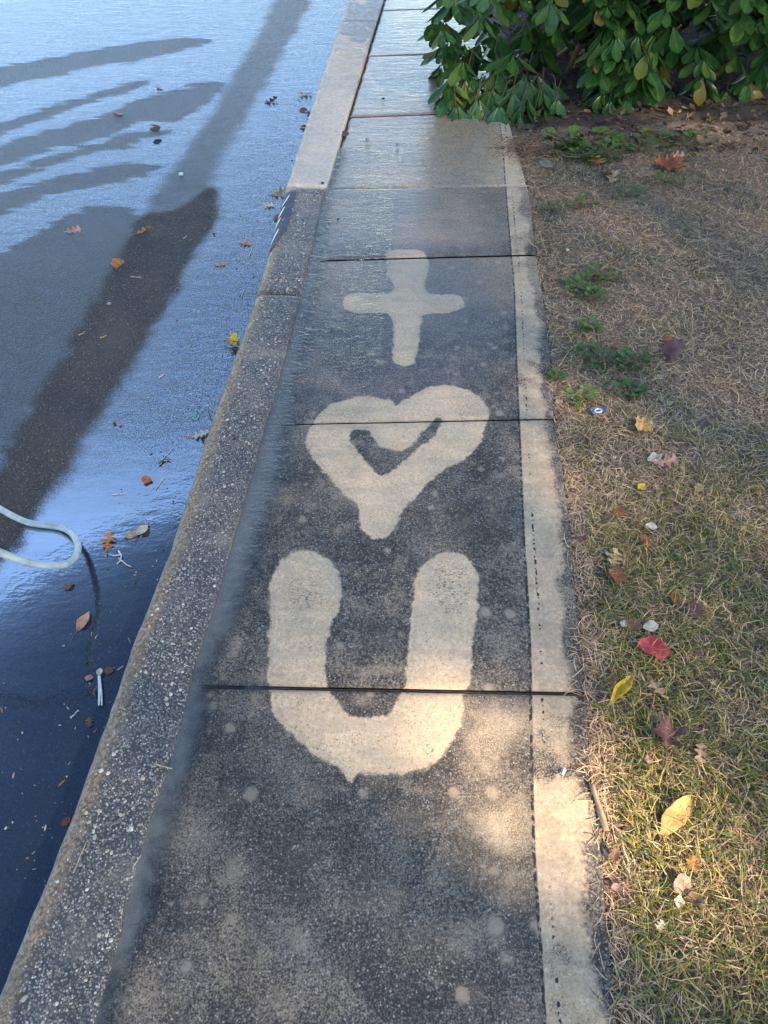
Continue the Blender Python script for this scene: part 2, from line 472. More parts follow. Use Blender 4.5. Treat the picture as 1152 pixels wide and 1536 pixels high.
JOINTS = [jline(380, 1030, 874, 1040), jline(463, 634.5, 825, 627), jline(519, 388.5, 794, 381), jline(494, 283, 779, 278), jline(522, 175, 696, 168)]
j4 = JOINTS[4]
JOINTS = [(JOINTS[0][0]-.93, 0.0)]+JOINTS+[(j4[0]+.92*k, j4[1]) for k in range(1, 4)]

U = [(401, 1022), (400, 987), (405, 921), (405, 869), (415, 848), (432, 831), (460, 824), (484, 833), (500, 848), (510, 866), (515, 890), (508, 918), (496, 932), (491, 960), (486, 1001), (491, 1027),
     (500, 1043), (510, 1059), (526, 1076), (560, 1078), (588, 1071), (600, 1043), (607, 1029), (611, 991), (616, 939), (621, 869), (633, 848), (654, 833), (675, 828), (699, 835), (715, 852), (720, 876), (715, 921),
     (708, 967), (708, 1001), (699, 1036), (691, 1078), (680, 1112), (658, 1142), (623, 1156), (585, 1164), (553, 1161), (535, 1163), (527, 1176), (520, 1164), (512, 1154), (474, 1133), (446, 1109), (415, 1081), (406, 1050)]
HEART = [(595, 609), (588, 601), (574, 596), (540, 593), (498, 603), (474, 626), (461, 650), (461, 674), (474, 695), (498, 723), (522, 747), (540, 760), (539, 789), (550, 803), (564, 810), (581, 806), (595, 789), (602, 764), (623, 747),
         (651, 716), (682, 697), (706, 685), (722, 657), (732, 633), (731, 608), (713, 588), (679, 577), (644, 579), (616, 593), (602, 602)]
HOLE = [(522, 653), (529, 646), (553, 645), (561, 658), (570, 671), (595, 678), (619, 671), (634, 647), (645, 638), (652, 624), (665, 626), (661, 640), (651, 657), (630, 671), (602, 695), (574, 721), (550, 695), (533, 674)]
CROSS = [(581, 374), (580, 391), (581, 415), (592, 426), (589, 440), (560, 440), (526, 438), (514, 446), (514, 459), (526, 468), (560, 468), (589, 469), (590, 509), (590, 515), (586, 537), (594, 546), (606, 549), (619, 547), (625, 539), (628, 515), (632, 480), (633, 471),
         (660, 470), (685, 468), (697, 460), (697, 448), (685, 440), (644, 442), (635, 429), (640, 415), (644, 391), (637, 375)]
POLY = {k: chaikin(gpoly(v), 2) for k, v in dict(u=U, heart=HEART, hole=HOLE, cross=CROSS).items()}
def mark_sdf(P):
    u = sdf(P, POLY['u']); h = np.maximum(sdf(P, POLY['heart']), -sdf(P, POLY['hole'])); c = sdf(P, POLY['cross'])
    return u, h, c

# ------------------------------------------------------------------ the ground sheet and road
def ground_sheet():
    n = 64
    xs = np.concatenate((np.linspace(-400, -8, 10), np.linspace(-7, 7, 20), np.linspace(8, 400, 10)))
    X, Y = np.meshgrid(xs, xs, indexing='ij')
    V = np.stack((X.ravel(), Y.ravel(), np.full(X.size, -.30)), 1)
    o = mesh_obj('ground', V, grid_faces(len(xs), len(xs)), M['soil'], uniform=4)
    tag(o, kind='structure')
ground_sheet()

# road: wet mask drawn as areas of the asphalt
RZ = ROAD_Z
DRY = [  # dry or merely damp asphalt
    [(-60, 800), (20, 668), (90, 549), (118, 509), (167, 415), (200, 350), (214, 326), (245, 322), (271, 314), (300, 296), (321, 278), (325, 318), (302, 374), (268, 422), (243, 461), (219, 509), (177, 595), (132, 654), (94, 716), (40, 790), (-60, 930)],
]
DAMP = [  # half dried strip that runs on up the road
    [(214, 326), (245, 322), (271, 314), (300, 296), (321, 278), (345, 225), (372, 180), (405, 121), (445, 50), (505, -60), (440, -60), (388, 50), (345, 121), (318, 170), (280, 225), (240, 280)],
]
DARKW = [  # smooth thin water, darker bands between paler riffles
    [(-60, 420), (30, 370), (110, 322), (150, 312), (200, 318), (212, 330), (165, 415), (118, 509), (60, 600), (-60, 800)],
    [(-60, 312), (91, 269), (140, 256), (200, 248), (236, 250), (225, 262), (180, 275), (130, 288), (91, 294), (-60, 345)],
    [(-60, 280), (91, 232), (130, 226), (180, 206), (215, 201), (262, 194), (255, 203), (220, 208), (197, 226), (150, 231), (110, 241), (-60, 300)],
    [(-60, 240), (91, 195), (150, 181), (190, 160), (225, 149), (290, 130), (340, 122), (324, 152), (290, 172), (260, 188), (240, 186), (215, 184), (180, 197), (150, 212), (91, 224), (-60, 275)],
    [(-60, 205), (91, 160), (130, 150), (170, 135), (230, 122), (205, 138), (160, 152), (120, 163), (-60, 225)],
    [(-60, 120), (100, 85), (250, 60), (330, 62), (250, 85), (100, 112), (-60, 150)],
]
def road():
    def axis_x(y):
        xr = XK(y)+.03
        return xr
    ys = np.concatenate((np.linspace(-3, -.2, 24), np.linspace(-.17, 6.4, 400), np.linspace(6.6, 14, 30), np.linspace(16, 200, 20)))
    us = np.concatenate((np.linspace(0, 2.6, 190), np.linspace(2.65, 5.5, 60), np.linspace(6, 9, 8)))
    X = np.stack([axis_x(y)-us for y in ys]); Y = np.repeat(ys[:, None], len(us), 1)
    Z = RZ+.004*np.clip(us, 0, 9)[None, :]*1.0+.0*X
    P = np.stack((X.ravel(), Y.ravel()), 1)
    V = np.column_stack((P, Z.ravel()))
    dry = np.min([sdf(P, chaikin(gpoly(p, RZ), 2)) for p in DRY], 0)
    damp = np.min([sdf(P, chaikin(gpoly(p, RZ), 2)) for p in DAMP], 0)
    wet = dry+.075*(fbm(P[:, 0], P[:, 1], 7, 5)-.5)
    o = mesh_obj('road', V, grid_faces(len(ys), len(us)), M['asphalt'], uniform=4, attrs={'wet': wet})
    tag(o, kind='structure')
    # sheet of water over the wet part
    dk = np.min([sdf(P, chaikin(gpoly(p, RZ), 2)) for p in DARKW], 0)
    pale = sstep(-.005, .022, dk+.20*(fbm(P[:, 0]*.55, P[:, 1], 5.5, 5)-.53)+.06*(fbm(P[:, 0], P[:, 1], 38)-.5))
    px, py = proj(V)
    near = sstep(600, 800, py)
    calm = np.clip(np.maximum(near*.75, (1-pale)*.9), 0, 1)
    cover = np.interp(py, [0, 120, 300, 450, 640, 800], [.30, .33, .29, .26, .36, .95])
    keep = (wet > -.06) & (Y.ravel() < 14) & (Y.ravel() > -2.5)
    F = grid_faces(len(ys), len(us)); F = F[keep[F].all(1)]
    idx = np.unique(F); remap = np.full(len(V), -1); remap[idx] = np.arange(len(idx))
    VW = V[idx].copy(); VW[:, 2] += .007
    # cover dims the sky's reflection up the road; bands dim it further
    w = mesh_obj('gutter_water', VW, remap[F], M['gutter_water'], uniform=4,
                 attrs={'wet': np.clip(wet, -.06, .25)[idx], 'calm': calm[idx], 'cover': cover[idx], 'band': np.clip(dk, -.3, .5)[idx], 'damp': np.clip(damp, -.3, .5)[idx]})
    tag(w, kind='structure')
road()

# ------------------------------------------------------------------ sidewalk: bed, slabs, washed marks
def steps(L, st, e=(0, .003, .007, .012, .018)):
    e = np.array(e); n = max(2, int((L-.036)/st))
    return np.concatenate((e, np.linspace(.018, L-.018, n)[1:-1], L-e[::-1]))/L
ys = np.linspace(-1.2, 9.0, 120)
bed_v = []
for y in ys:
    a, b = XL(y)-.02, XR(y)+.01
    bed_v += [(a, y, -.014), (b, y, -.014), (b, y, -.16)]
sidewalk = mesh_obj('sidewalk', bed_v, [(3*i+k, 3*i+k+1, 3*i+k+4, 3*i+k+3) for i in range(len(ys)-1) for k in (0, 1)], M['bed'], smooth=False)
tag(sidewalk, kind='structure')
WORN = [(715, 1300, 70, 50, .5), (640, 1230, 60, 30, .42), (470, 1190, 40, 22, .35), (350, 1195, 30, 20, .35), (430, 1290, 60, 40, .3), (560, 1350, 80, 40, .35), (700, 1400, 90, 40, .45), (420, 750, 50, 14, .4), (690, 760, 60, 40, .22), (560, 960, 50, 40, .2), (745, 960, 30, 60, .25), (480, 570, 60, 12, .25), (330, 1400, 60, 40, .3), (760, 1240, 70, 55, .8), (735, 1110, 45, 60, .7), (690, 1060, 40, 40, .6), (560, 1180, 30, 18, .3), (770, 1330, 60, 60, .35), (640, 700, 60, 60, .12), (580, 1005, 80, 9, .5), (545, 1052, 18, 9, .6), (660, 350, 120, 18, .35), (760, 1090, 60, 50, .75)]
SPECK = [(455, 890, 45, 40, .62), (672, 880, 45, 55, .72), (520, 620, 50, 18, .5), (700, 615, 35, 40, .55), (640, 690, 40, 40, .38), (545, 740, 25, 15, .35), (642, 1126, 10, 10, 1.3), (600, 1040, 90, 10, .5), (700, 600, 40, 30, .5), (480, 615, 40, 30, .45)]
slab_data = []
for i in range(len(JOINTS)-1):
    (a0, k0), (a1, k1) = JOINTS[i], JOINTS[i+1]
    gap = .0042 if i in (0, 1) else .0048
    far = i >= 5
    st = .0065 if not far else .02
    L = a1-a0; Wd = float(XR((a0+a1)/2)-XL((a0+a1)/2))
    T = steps(L, st); S = steps(Wd, st)
    tt, ss = np.meshgrid(T, S, indexing='ij')
    xm = XL(a0+tt*L)*(1-ss)+XR(a0+tt*L)*ss
    for _ in range(2):
        y0 = a0+k0*xm+gap; y1 = a1+k1*xm-gap
        yy = y0+(y1-y0)*tt
        xl, xr = XL(yy)+(.003 if i < 4 else .011)+(.008*vnoise(yy, 0.7, 30) if i >= 4 else 0), XR(yy)
        xm = xl+(xr-xl)*ss
    chip = .014*(fbm(yy.ravel(), yy.ravel()*0+i, 9).reshape(yy.shape)-.45)*sstep(.9, 1, ss)
    xm = xm+chip
    de = np.minimum(np.minimum(yy-y0, y1-yy), np.minimum(xm-xl, xr-xm+.004))
    z = -.007*np.clip(1-de/.012, 0, 1)**2
    z += .0022*(fbm(xm, yy, 5.0)-.5)
    z -= .006*sstep(.05, 0, xr-xm)*fbm(xm, yy, 14)
    z += (0, .0015, -.0015, .001, -.003, 0, 0, 0)[i % 8]
    P = np.stack((xm.ravel(), yy.ravel()), 1)
    u, h, c = mark_sdf(P)
    px, py = proj(np.column_stack((P, z.ravel())))
    score = P[:, 0]-XS(P[:, 1]); edge = XR(P[:, 1])-P[:, 0]
    # how clean the slab is by itself: the far flags are newer and were washed all over
    if i >= 4:
        clean = np.full(len(P), .97)
    elif i == 3:
        clean = np.clip(.62-.45*sstep(355, 380, py)-.35*sstep(690, 760, px)+.25*sstep(520, 470, px), 0, 1)
    elif i == 2:
        clean = np.clip(.42*sstep(520, 390, py), 0, 1)
    else:
        clean = np.zeros(len(P))
    film = np.interp(py, [0, 120, 282, 300, 385, 470, 560, 660, 800, 1000], [.95, .95, .92, 1.0, 1.0, .95, .68, .36, .24, .12])
    film = film*(1-.55*sstep(690, 770, px)*sstep(700, 620, py))
    film = np.where(score > 0, film*.3, film)
    film = np.clip(film-.55*sstep(.01, -.01, np.minimum(np.minimum(u, h), c)), 0, 1)
    at = {'mark': np.minimum(np.minimum(u, h), c), 'score': score, 'edge': edge, 'dirt': clean, 'film': film,
          'bandw': np.interp(py, [280, 380, 450, 560, 640, 700, 960, 1030, 1090, 1160, 1215, 1350, 1420], [.62, .55, .68, .60, .62, 1.1, 1.1, .72, .55, .42, .95, .95, .6]),
          'speck': spots(px, py, SPECK), 'worn': spots(px, py, WORN)}
    n, m = tt.shape
    V = np.column_stack((P, z.ravel()))
    F = grid_faces(n, m)
    ring = np.concatenate((np.arange(m), np.arange(1, n)*m+m-1, (n-1)*m+np.arange(m-2, -1, -1), np.arange(n-2, 0, -1)*m))
    low = V[ring].copy(); low[:, 2] = -.06
    r2 = np.roll(np.arange(len(ring)), -1)
    SK = np.stack((ring, len(V)+np.arange(len(ring)), len(V)+r2, ring[r2]), 1)
    VV = np.vstack((V, low))
    at2 = {k: np.concatenate((a, a[ring])) for k, a in at.items()}
    mesh_obj('slab', VV, np.vstack((F[:, ::-1], SK)), M['concrete'], sidewalk, uniform=4, attrs=at2)
    slab_data.append((V, F[:, ::-1], at, (u, h, c)))
for k, (nm, lab) in enumerate((('letter_mark', 'tan letter U washed clean on the dark concrete'), ('heart_mark', 'tan heart outline washed clean on the dark concrete'), ('cross_mark', 'tan cross washed clean on the damp grey concrete'))):
    VS, FS, AS, off = [], [], {}, 0
    for V, F, at, sd in slab_data:
        inn = sd[k] < -.0085
        f = F[inn[F].all(1)]
        if not len(f): continue
        idx = np.unique(f); rm = np.full(len(V), -1); rm[idx] = np.arange(len(idx))
        v = V[idx].copy(); v[:, 2] += .0008
        VS.append(v); FS.append(rm[f]+off); off += len(v)
        for q, a in at.items(): AS.setdefault(q, []).append(a[idx])
    o = mesh_obj(nm, np.vstack(VS), np.vstack(FS), M['concrete'], sidewalk, uniform=4, attrs={q: np.concatenate(a) for q, a in AS.items()})
    o['label'] = lab

# stream of murky water that runs along the kerb
def stream():
    ys = np.linspace(-.5, 3.55, 420); us = np.linspace(0, .34, 56)
    rows = []
    X = np.stack([XL(y)-.006+us for y in ys]); Y = np.repeat(ys[:, None], len(us), 1)
    V = np.column_stack((X.ravel(), Y.ravel(), np.full(X.size, .0040)))
    px, py = proj(V)
    wpx = np.interp(py, [280, 300, 400, 500, 600, 702, 862, 1050, 1224, 1408, 1536], [14, 22, 32, 38, 46, 52, 50, 44, 44, 46, 48])
    s = FPX/(V[:, 1]*CP+(H-V[:, 2])*SP)
    d = (X-XL(Y)).ravel()
    wm = wpx/s*(1+.55*(fbm(V[:, 0]*0, V[:, 1], 3.2)-.5)+.4*(fbm(V[:, 0]*0+3, V[:, 1], 11)-.5))
    wet = (wm-d)*1.0
    # water standing in the first joints
    a, k = JOINTS[1]
    dj = np.abs(V[:, 1]-(a+k*V[:, 0]))
    wet = np.maximum(wet, .028*np.exp(-(dj/.012)**2)*sstep(520, 400, px)+wet*0-.004)
    wet = np.where(d < -.004, .05, wet)
    keep = wet > -.03
    F = grid_faces(len(ys), len(us)); F = F[keep[F].any(1)]
    idx = np.unique(F); rm = np.full(len(V), -1); rm[idx] = np.arange(len(idx))
    o = mesh_obj('runoff_water', V[idx], rm[F], M['walk_water'], uniform=4, attrs={'wet': np.clip(wet, -.05, .2)[idx], 'calm': np.interp(py, [500, 900, 1300], [.0, .35, .85])[idx], 'cover': np.ones(len(idx))})
    tag(o, kind='structure')
stream()

# ------------------------------------------------------------------ kerb
kerb = empty('kerb', (0, 0, 0)); tag(kerb, kind='structure')
rng = np.random.RandomState(3)
def ico():
    t = (1+5**.5)/2
    V = np.array([(-1, t, 0), (1, t, 0), (-1, -t, 0), (1, -t, 0), (0, -1, t), (0, 1, t), (0, -1, -t), (0, 1, -t), (t, 0, -1), (t, 0, 1), (-t, 0, -1), (-t, 0, 1)], float)/math.hypot(1, t)
    F = np.array([(0, 11, 5), (0, 5, 1), (0, 1, 7), (0, 7, 10), (0, 10, 11), (1, 5, 9), (5, 11, 4), (11, 10, 2), (10, 7, 6), (7, 1, 8), (3, 9, 4), (3, 4, 2), (3, 2, 6), (3, 6, 8), (3, 8, 9), (4, 9, 5), (2, 4, 11), (6, 2, 10), (8, 6, 7), (9, 8, 1)])
    return V, F
ICOV, ICOF = ico()
def kerb_profile(w, zt):
    r = .034
    pts = [(0, -.05), (0, zt-.004), (.004, zt)]
    for q in np.linspace(.012, w-r, 16): pts.append((q, zt+.002*math.sin(q/w*math.pi)))
    for a in np.linspace(0, 84, 10)[1:]:
        a = math.radians(a); pts.append((w-r+r*math.sin(a), zt-r+r*math.cos(a)))
    pts.append((w+.008, -.20))
    return np.array(pts)
def kerb_stone(y0, y1, k, zt, new, pebbles):
    n = max(8, int((y1-y0)/.012))
    T = np.linspace(0, 1, n); V, ke = [], []
    for t in T:
        yb = y0+(y1-y0)*t
        xl = float(XL(yb)); w = xl-float(XK(yb))
        pr = kerb_profile(w, zt)
        e = min(t, 1-t)*(y1-y0)
        dr = .007*max(0, 1-e/.014)**2
        jit = .004*(vnoise(yb, 0.3, 26)-.5)
        for q, (u, zz) in enumerate(pr):
            x = xl-u-(jit if u > w*.6 else 0)
            V.append((x, yb+k*(x-xl), zz-dr*(zz > -.04)+.003*(vnoise(x, yb, 40)-.5)*(zz > -.03)))
            ke.append(w-u)
    m = len(pr)
    F = grid_faces(n, m)
    caps = [tuple(range(m)), tuple((n-1)*m+q for q in range(m))[::-1]]
    o = mesh_obj('kerb_stone', V, [tuple(f) for f in F[:, ::-1]]+caps, M['kerb'], kerb, attrs={'kedge': np.clip(ke, 0, 1), 'new': np.full(len(V), float(new))})
    if pebbles:
        PV, PF, PC = [], [], []
        for q in range(pebbles):
            t = rng.rand(); y = y0+.01+(y1-y0-.02)*t
            w = float(XL(y)-XK(y)); u = w*(.04+.80*rng.rand()**.8)
            x = float(XL(y))-u
            r = .0014+.0034*rng.rand()**5
            sx, sy, sz = r*(1+.6*rng.rand()), r*(.8+.5*rng.rand()), r*.6
            a = rng.rand()*6.28
            v = ICOV*np.array((sx, sy, sz)); v = np.column_stack((v[:, 0]*math.cos(a)-v[:, 1]*math.sin(a), v[:, 0]*math.sin(a)+v[:, 1]*math.cos(a), v[:, 2]))
            PF.append(ICOF+12*q); PV.append(v+np.array((x, y, zt+.0018)))
            c = np.array([(.52, .47, .40), (.40, .32, .24), (.27, .23, .20), (.46, .36, .24), (.14, .12, .11)][rng.choice(5, p=[.22, .26, .24, .18, .1])])
            PC.append(np.repeat((c*(.8+.4*rng.rand()))[None], 12, 0))
        pb = mesh_obj('pebbles', np.vstack(PV), np.vstack(PF), M['tone'], o, uniform=3, colors=np.vstack(PC))
        pb['kind'] = 'stuff'
    return o
yk1 = gp(412, 445)[1]; yk2 = gp(465, 285)[1]
KZ = .011
kerb_stone(-1.2, yk1-.004, -.05, KZ, 0, 2600)
k2 = kerb_stone(yk1+.004, yk2-.006, -.05, KZ, 0, 700)
kerb_stone(yk2+.009, yk2+2.4, -.05, KZ+.002, 1, 0)
kerb_stone(yk2+2.41, yk2+5.5, -.05, KZ+.002, 1, 0)
# dark flat patch on the rounded corner of the kerb with white strokes
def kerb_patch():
    m_dark = mat_plain('kerb_dark', (.045, .050, .075), .6, .25, 40, .0)
    m_white = mat_plain('stroke_white', (.80, .82, .84), .5, .1, 60)
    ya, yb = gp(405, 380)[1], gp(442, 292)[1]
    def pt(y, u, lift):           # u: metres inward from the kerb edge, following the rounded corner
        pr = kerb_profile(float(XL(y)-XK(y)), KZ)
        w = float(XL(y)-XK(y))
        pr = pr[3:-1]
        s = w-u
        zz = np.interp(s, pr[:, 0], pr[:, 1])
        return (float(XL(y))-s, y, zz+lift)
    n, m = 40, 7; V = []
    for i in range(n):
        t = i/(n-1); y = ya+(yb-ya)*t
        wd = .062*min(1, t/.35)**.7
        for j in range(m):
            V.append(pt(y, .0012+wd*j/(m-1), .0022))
    mesh_obj('dark_patch', V, grid_faces(n, m)[:, ::-1], m_dark, k2, uniform=4)['label'] = 'dark blue patch on the rounded kerb corner'
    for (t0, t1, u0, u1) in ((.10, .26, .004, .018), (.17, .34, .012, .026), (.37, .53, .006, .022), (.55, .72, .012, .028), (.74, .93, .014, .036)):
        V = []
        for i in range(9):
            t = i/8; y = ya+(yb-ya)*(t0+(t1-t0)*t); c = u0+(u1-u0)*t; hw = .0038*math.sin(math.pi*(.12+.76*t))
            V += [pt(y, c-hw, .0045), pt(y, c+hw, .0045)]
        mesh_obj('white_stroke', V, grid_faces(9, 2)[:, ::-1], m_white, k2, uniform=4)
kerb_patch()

# ------------------------------------------------------------------ lawn soil
def soil_z(x, y):
    d = x-XR(y)
    return -.016+.014*sstep(.02, .5, d)+.022*(fbm(x, y, 7)-.5)+.05*sstep(.3, 2.5, d)
def lawn():
    ys = np.concatenate((np.linspace(-2.5, -.2, 30), np.linspace(-.17, 6.5, 260), np.linspace(6.7, 40, 30)))
    us = np.concatenate((np.linspace(-.015, 2.4, 110), np.linspace(2.5, 6, 30), np.linspace(7, 60, 20)))
    X = np.stack([XR(y)+us for y in ys]); Y = np.repeat(ys[:, None], len(us), 1)
    V = np.column_stack((X.ravel(), Y.ravel(), soil_z(X, Y).ravel()))
    o = mesh_obj('lawn_soil', V, grid_faces(len(ys), len(us))[:, ::-1], M['soil'], uniform=4,
                 attrs={'mould_shade': (sstep(3.72, 3.95, Y)*sstep(6.6, 6.0, Y)*sstep(.02, .2, us[None, :]+0*X)).ravel()})  # leaf mould, darkened further for the shade under the shrub
    tag(o, kind='structure')
lawn()
def blades(name, B, az, ln, th0, th1, wd, colr, bend, label, cat):
    """vectorised grass blades of three segments"""
    n = len(B); P = B.copy(); V = np.zeros((n, 7, 3)); K = 3
    a = az.copy()
    for k in range(K+1):
        w = wd*(1, .95, .7, 0)[k]
        side = np.stack((-np.sin(a), np.cos(a), np.zeros(n)), 1)*w[:, None]*.5
        if k < K:
            V[:, 2*k] = P-side; V[:, 2*k+1] = P+side
        else:
            V[:, 6] = P
        th = th0+(th1-th0)*k/(K-1) if k < K else th1
        P = P+np.stack((np.sin(th)*np.cos(a), np.sin(th)*np.sin(a), np.cos(th)), 1)*(ln/K)[:, None]
        P[:, 2] = np.maximum(P[:, 2], soil_z(P[:, 0], P[:, 1])+.001)
        a = a+bend
    base = np.arange(n)[:, None]*7
    tri = np.array([(0, 1, 3), (0, 3, 2), (2, 3, 5), (2, 5, 4), (4, 5, 6)])
    F = (base[:, :, None]+tri[None]).reshape(-1, 3)
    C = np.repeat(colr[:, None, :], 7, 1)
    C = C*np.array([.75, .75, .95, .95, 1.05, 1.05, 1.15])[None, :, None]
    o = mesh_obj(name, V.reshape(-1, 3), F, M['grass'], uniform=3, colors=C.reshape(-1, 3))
    tag(o, label, cat, kind='stuff')
def lawn_points(n, seed):
    r = np.random.RandomState(seed)
    y = -.35+r.rand(n)*4.75; d = r.rand(n)**1.15*2.3-.01
    x = XR(y)+d
    P = np.column_stack((x, y, soil_z(x, y)))
    px, py = proj(P)
    keep = (px < 1300) & (py > 90) & (py < 1700)
    dens = np.clip(np.interp(py, [100, 300, 700, 1100, 1536], [.28, .42, .75, 1, 1]), 0, 1)
    keep &= r.rand(n) < dens
    return P[keep], px[keep], py[keep], d[keep], r
def green_map(px, py, d, P):
    nz = fbm(P[:, 0], P[:, 1], 4.5); n2 = fbm(P[:, 0]+9, P[:, 1], 14)
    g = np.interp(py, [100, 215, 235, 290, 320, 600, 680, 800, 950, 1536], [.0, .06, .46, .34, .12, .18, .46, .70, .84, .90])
    g = g+.9*(nz-.5)+.7*(n2-.5)
    g = np.maximum(g, spots(px, py, [(905, 260, 40, 26, .8), (1000, 235, 60, 20, .8), (885, 430, 30, 22, .8), (905, 545, 45, 18, .7), (945, 590, 18, 16, .7), (880, 600, 30, 12, .7), (1000, 650, 35, 30, .6), (885, 655, 25, 16, .6), (820, 320, 25, 18, .5), (830, 340, 16, 30, .5), (1040, 330, 30, 40, .5), (880, 500, 10, 20, .6)]))
    g = g*sstep(.02, .10, d+.02*(n2-.5)*4)
    return np.clip(g, 0, 1)
def grow():
    P, px, py, d, r = lawn_points(150000, 11)
    g = green_map(px, py, d, P)
    k = r.rand(len(P)) < g*.95
    B = P[k]; n = len(B); yl = r.rand(n)
    pyk = py[k]
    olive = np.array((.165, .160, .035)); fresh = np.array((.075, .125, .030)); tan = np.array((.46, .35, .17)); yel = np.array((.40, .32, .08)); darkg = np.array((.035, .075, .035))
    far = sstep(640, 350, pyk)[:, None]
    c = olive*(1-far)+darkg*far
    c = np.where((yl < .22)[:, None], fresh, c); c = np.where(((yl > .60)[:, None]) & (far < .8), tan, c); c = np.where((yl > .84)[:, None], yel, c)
    c = c*(.65+.7*r.rand(n)[:, None])
    ln = (.032+.04*r.rand(n))*np.interp(pyk, [200, 600, 1000], [.75, .8, 1.0])
    th0 = .25+.65*r.rand(n); th1 = th0+.5+1.0*r.rand(n)
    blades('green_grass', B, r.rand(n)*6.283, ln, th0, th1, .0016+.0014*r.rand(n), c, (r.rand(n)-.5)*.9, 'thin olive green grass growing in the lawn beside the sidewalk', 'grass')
    P, px, py, d, r = lawn_points(230000, 23)
    g = green_map(px, py, d, P)
    k = (r.rand(len(P)) < (1-.70*g)) & (py > 205)
    B = P[k]; n = len(B); q = r.rand(n)
    B[:, 2] += .002+.010*r.rand(n)**2
    s1, s2, s3 = np.array((.66, .47, .29)), np.array((.43, .29, .175)), np.array((.17, .11, .07))
    c = np.where((q < .42)[:, None], s1, np.where((q < .78)[:, None], s2, s3))*(.7+.6*r.rand(n)[:, None])
    ln = .018+.05*r.rand(n)**1.6
    th0 = 1.25+.32*r.rand(n); th1 = 1.35+.5*r.rand(n)
    near = sstep(700, 1000, py[k])
    th0 -= near*.35*r.rand(n)
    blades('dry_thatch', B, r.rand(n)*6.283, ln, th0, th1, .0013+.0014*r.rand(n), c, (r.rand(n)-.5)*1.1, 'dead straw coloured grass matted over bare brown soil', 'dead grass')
grow()

# ------------------------------------------------------------------ leaves: shapes
def leaf_strip(L, W, prof, curl=.2, fold=.3, twist=0.0, rows=14, cols=5, seed=0, crumple=.0, ragged=0.0):
    """leaf of length L along +y, half width W*prof(t); returns V, F, across"""
    r = np.random.RandomState(seed); ph = r.rand(4)*6.28
    V, A = [], []
    for i in range(rows):
        t = i/(rows-1); w = W*prof(t)
        a = (t-.3)*curl
        yc = L*(math.sin(a+.3*curl)/max(curl, 1e-3)) if curl > 1e-3 else L*t
        zc = L*(1-math.cos((t-.35)*curl))/max(curl, 1e-3)
        for j in range(cols):
            u = 2*j/(cols-1)-1
            w = W*prof(t)*(1+ragged*math.sin(11*t+ph[2]+2*u)*(.5+.5*math.sin(23*t+ph[3]*u)))
            x = u*w*math.cos(fold*.8)+ragged*.35*W*math.sin(4*t+ph[1]); z = zc+abs(u)*w*math.sin(fold*.8)+crumple*L*math.sin(5*t+ph[0]+2.2*u)*.5*abs(u)+crumple*L*.4*math.sin(9*t+ph[1])*u
            x2 = x*math.cos(twist*t)-z*math.sin(twist*t); z2 = x*math.sin(twist*t)+z*math.cos(twist*t)
            V.append((x2, yc, z2)); A.append(u)
    return np.array(V), grid_faces(rows, cols), np.array(A)
def p_oval(t): return (math.sin(math.pi*min(1, t*.97+.02))**.8)*(1.0 if t < .5 else 1.0)
def p_obov(t): return max(.03, (math.sin(math.pi*t**1.35*.97+.02))**.85)
def p_lance(t): return max(.02, math.sin(math.pi*t**.8))
def p_oak(t): return max(.05, (math.sin(math.pi*t*.93+.06))**.6*(.58+.42*math.cos(2*math.pi*3.4*t+.9)))
def p_bark(t): return .8+.2*math.sin(7*t)-.5*max(0, t-.8)
def leaf_star(L, seed, lobes=5, curl=.3):
    r = np.random.RandomState(seed); n = 50; V = [(0, L*.12, 0)]; ph = r.rand()*6
    for i in range(n):
        a = 2*math.pi*i/n
        q = abs(math.cos(lobes*a/2))
        rr = L*.5*(.60+.40*q**1.3)*(1+.13*math.sin(17*a+ph)+.10*math.sin(6*a+2*ph))*(.60+.45*(1-math.cos(a))/2+.15)
        x, y = rr*math.sin(a), -rr*math.cos(a)
        V.append((x, y+L*.12, 0))
    V = np.array(V)
    mid = np.vstack((V[:1]*.0+np.array([[0, L*.12, 0]]), V[1:]*.55+np.array([0, L*.12, 0])*.45, V[1:]))
    d = np.hypot(mid[:, 0], mid[:, 1]-L*.12)
    mid[:, 2] = curl*d*d/L*1.6+.13*L*np.sin(mid[:, 0]/L*9+ph)*d/L*2+.08*L*np.sin(mid[:, 1]/L*11+ph)*d/L*2
    F = [(0, 1+i, 1+(i+1) % n) for i in range(n)]+[(1+i, 1+n+i, 1+n+(i+1) % n) for i in range(n)]+[(1+i, 1+n+(i+1) % n, 1+(i+1) % n) for i in range(n)]
    return mid, F, np.clip(mid[:, 0]/L*2, -1, 1)
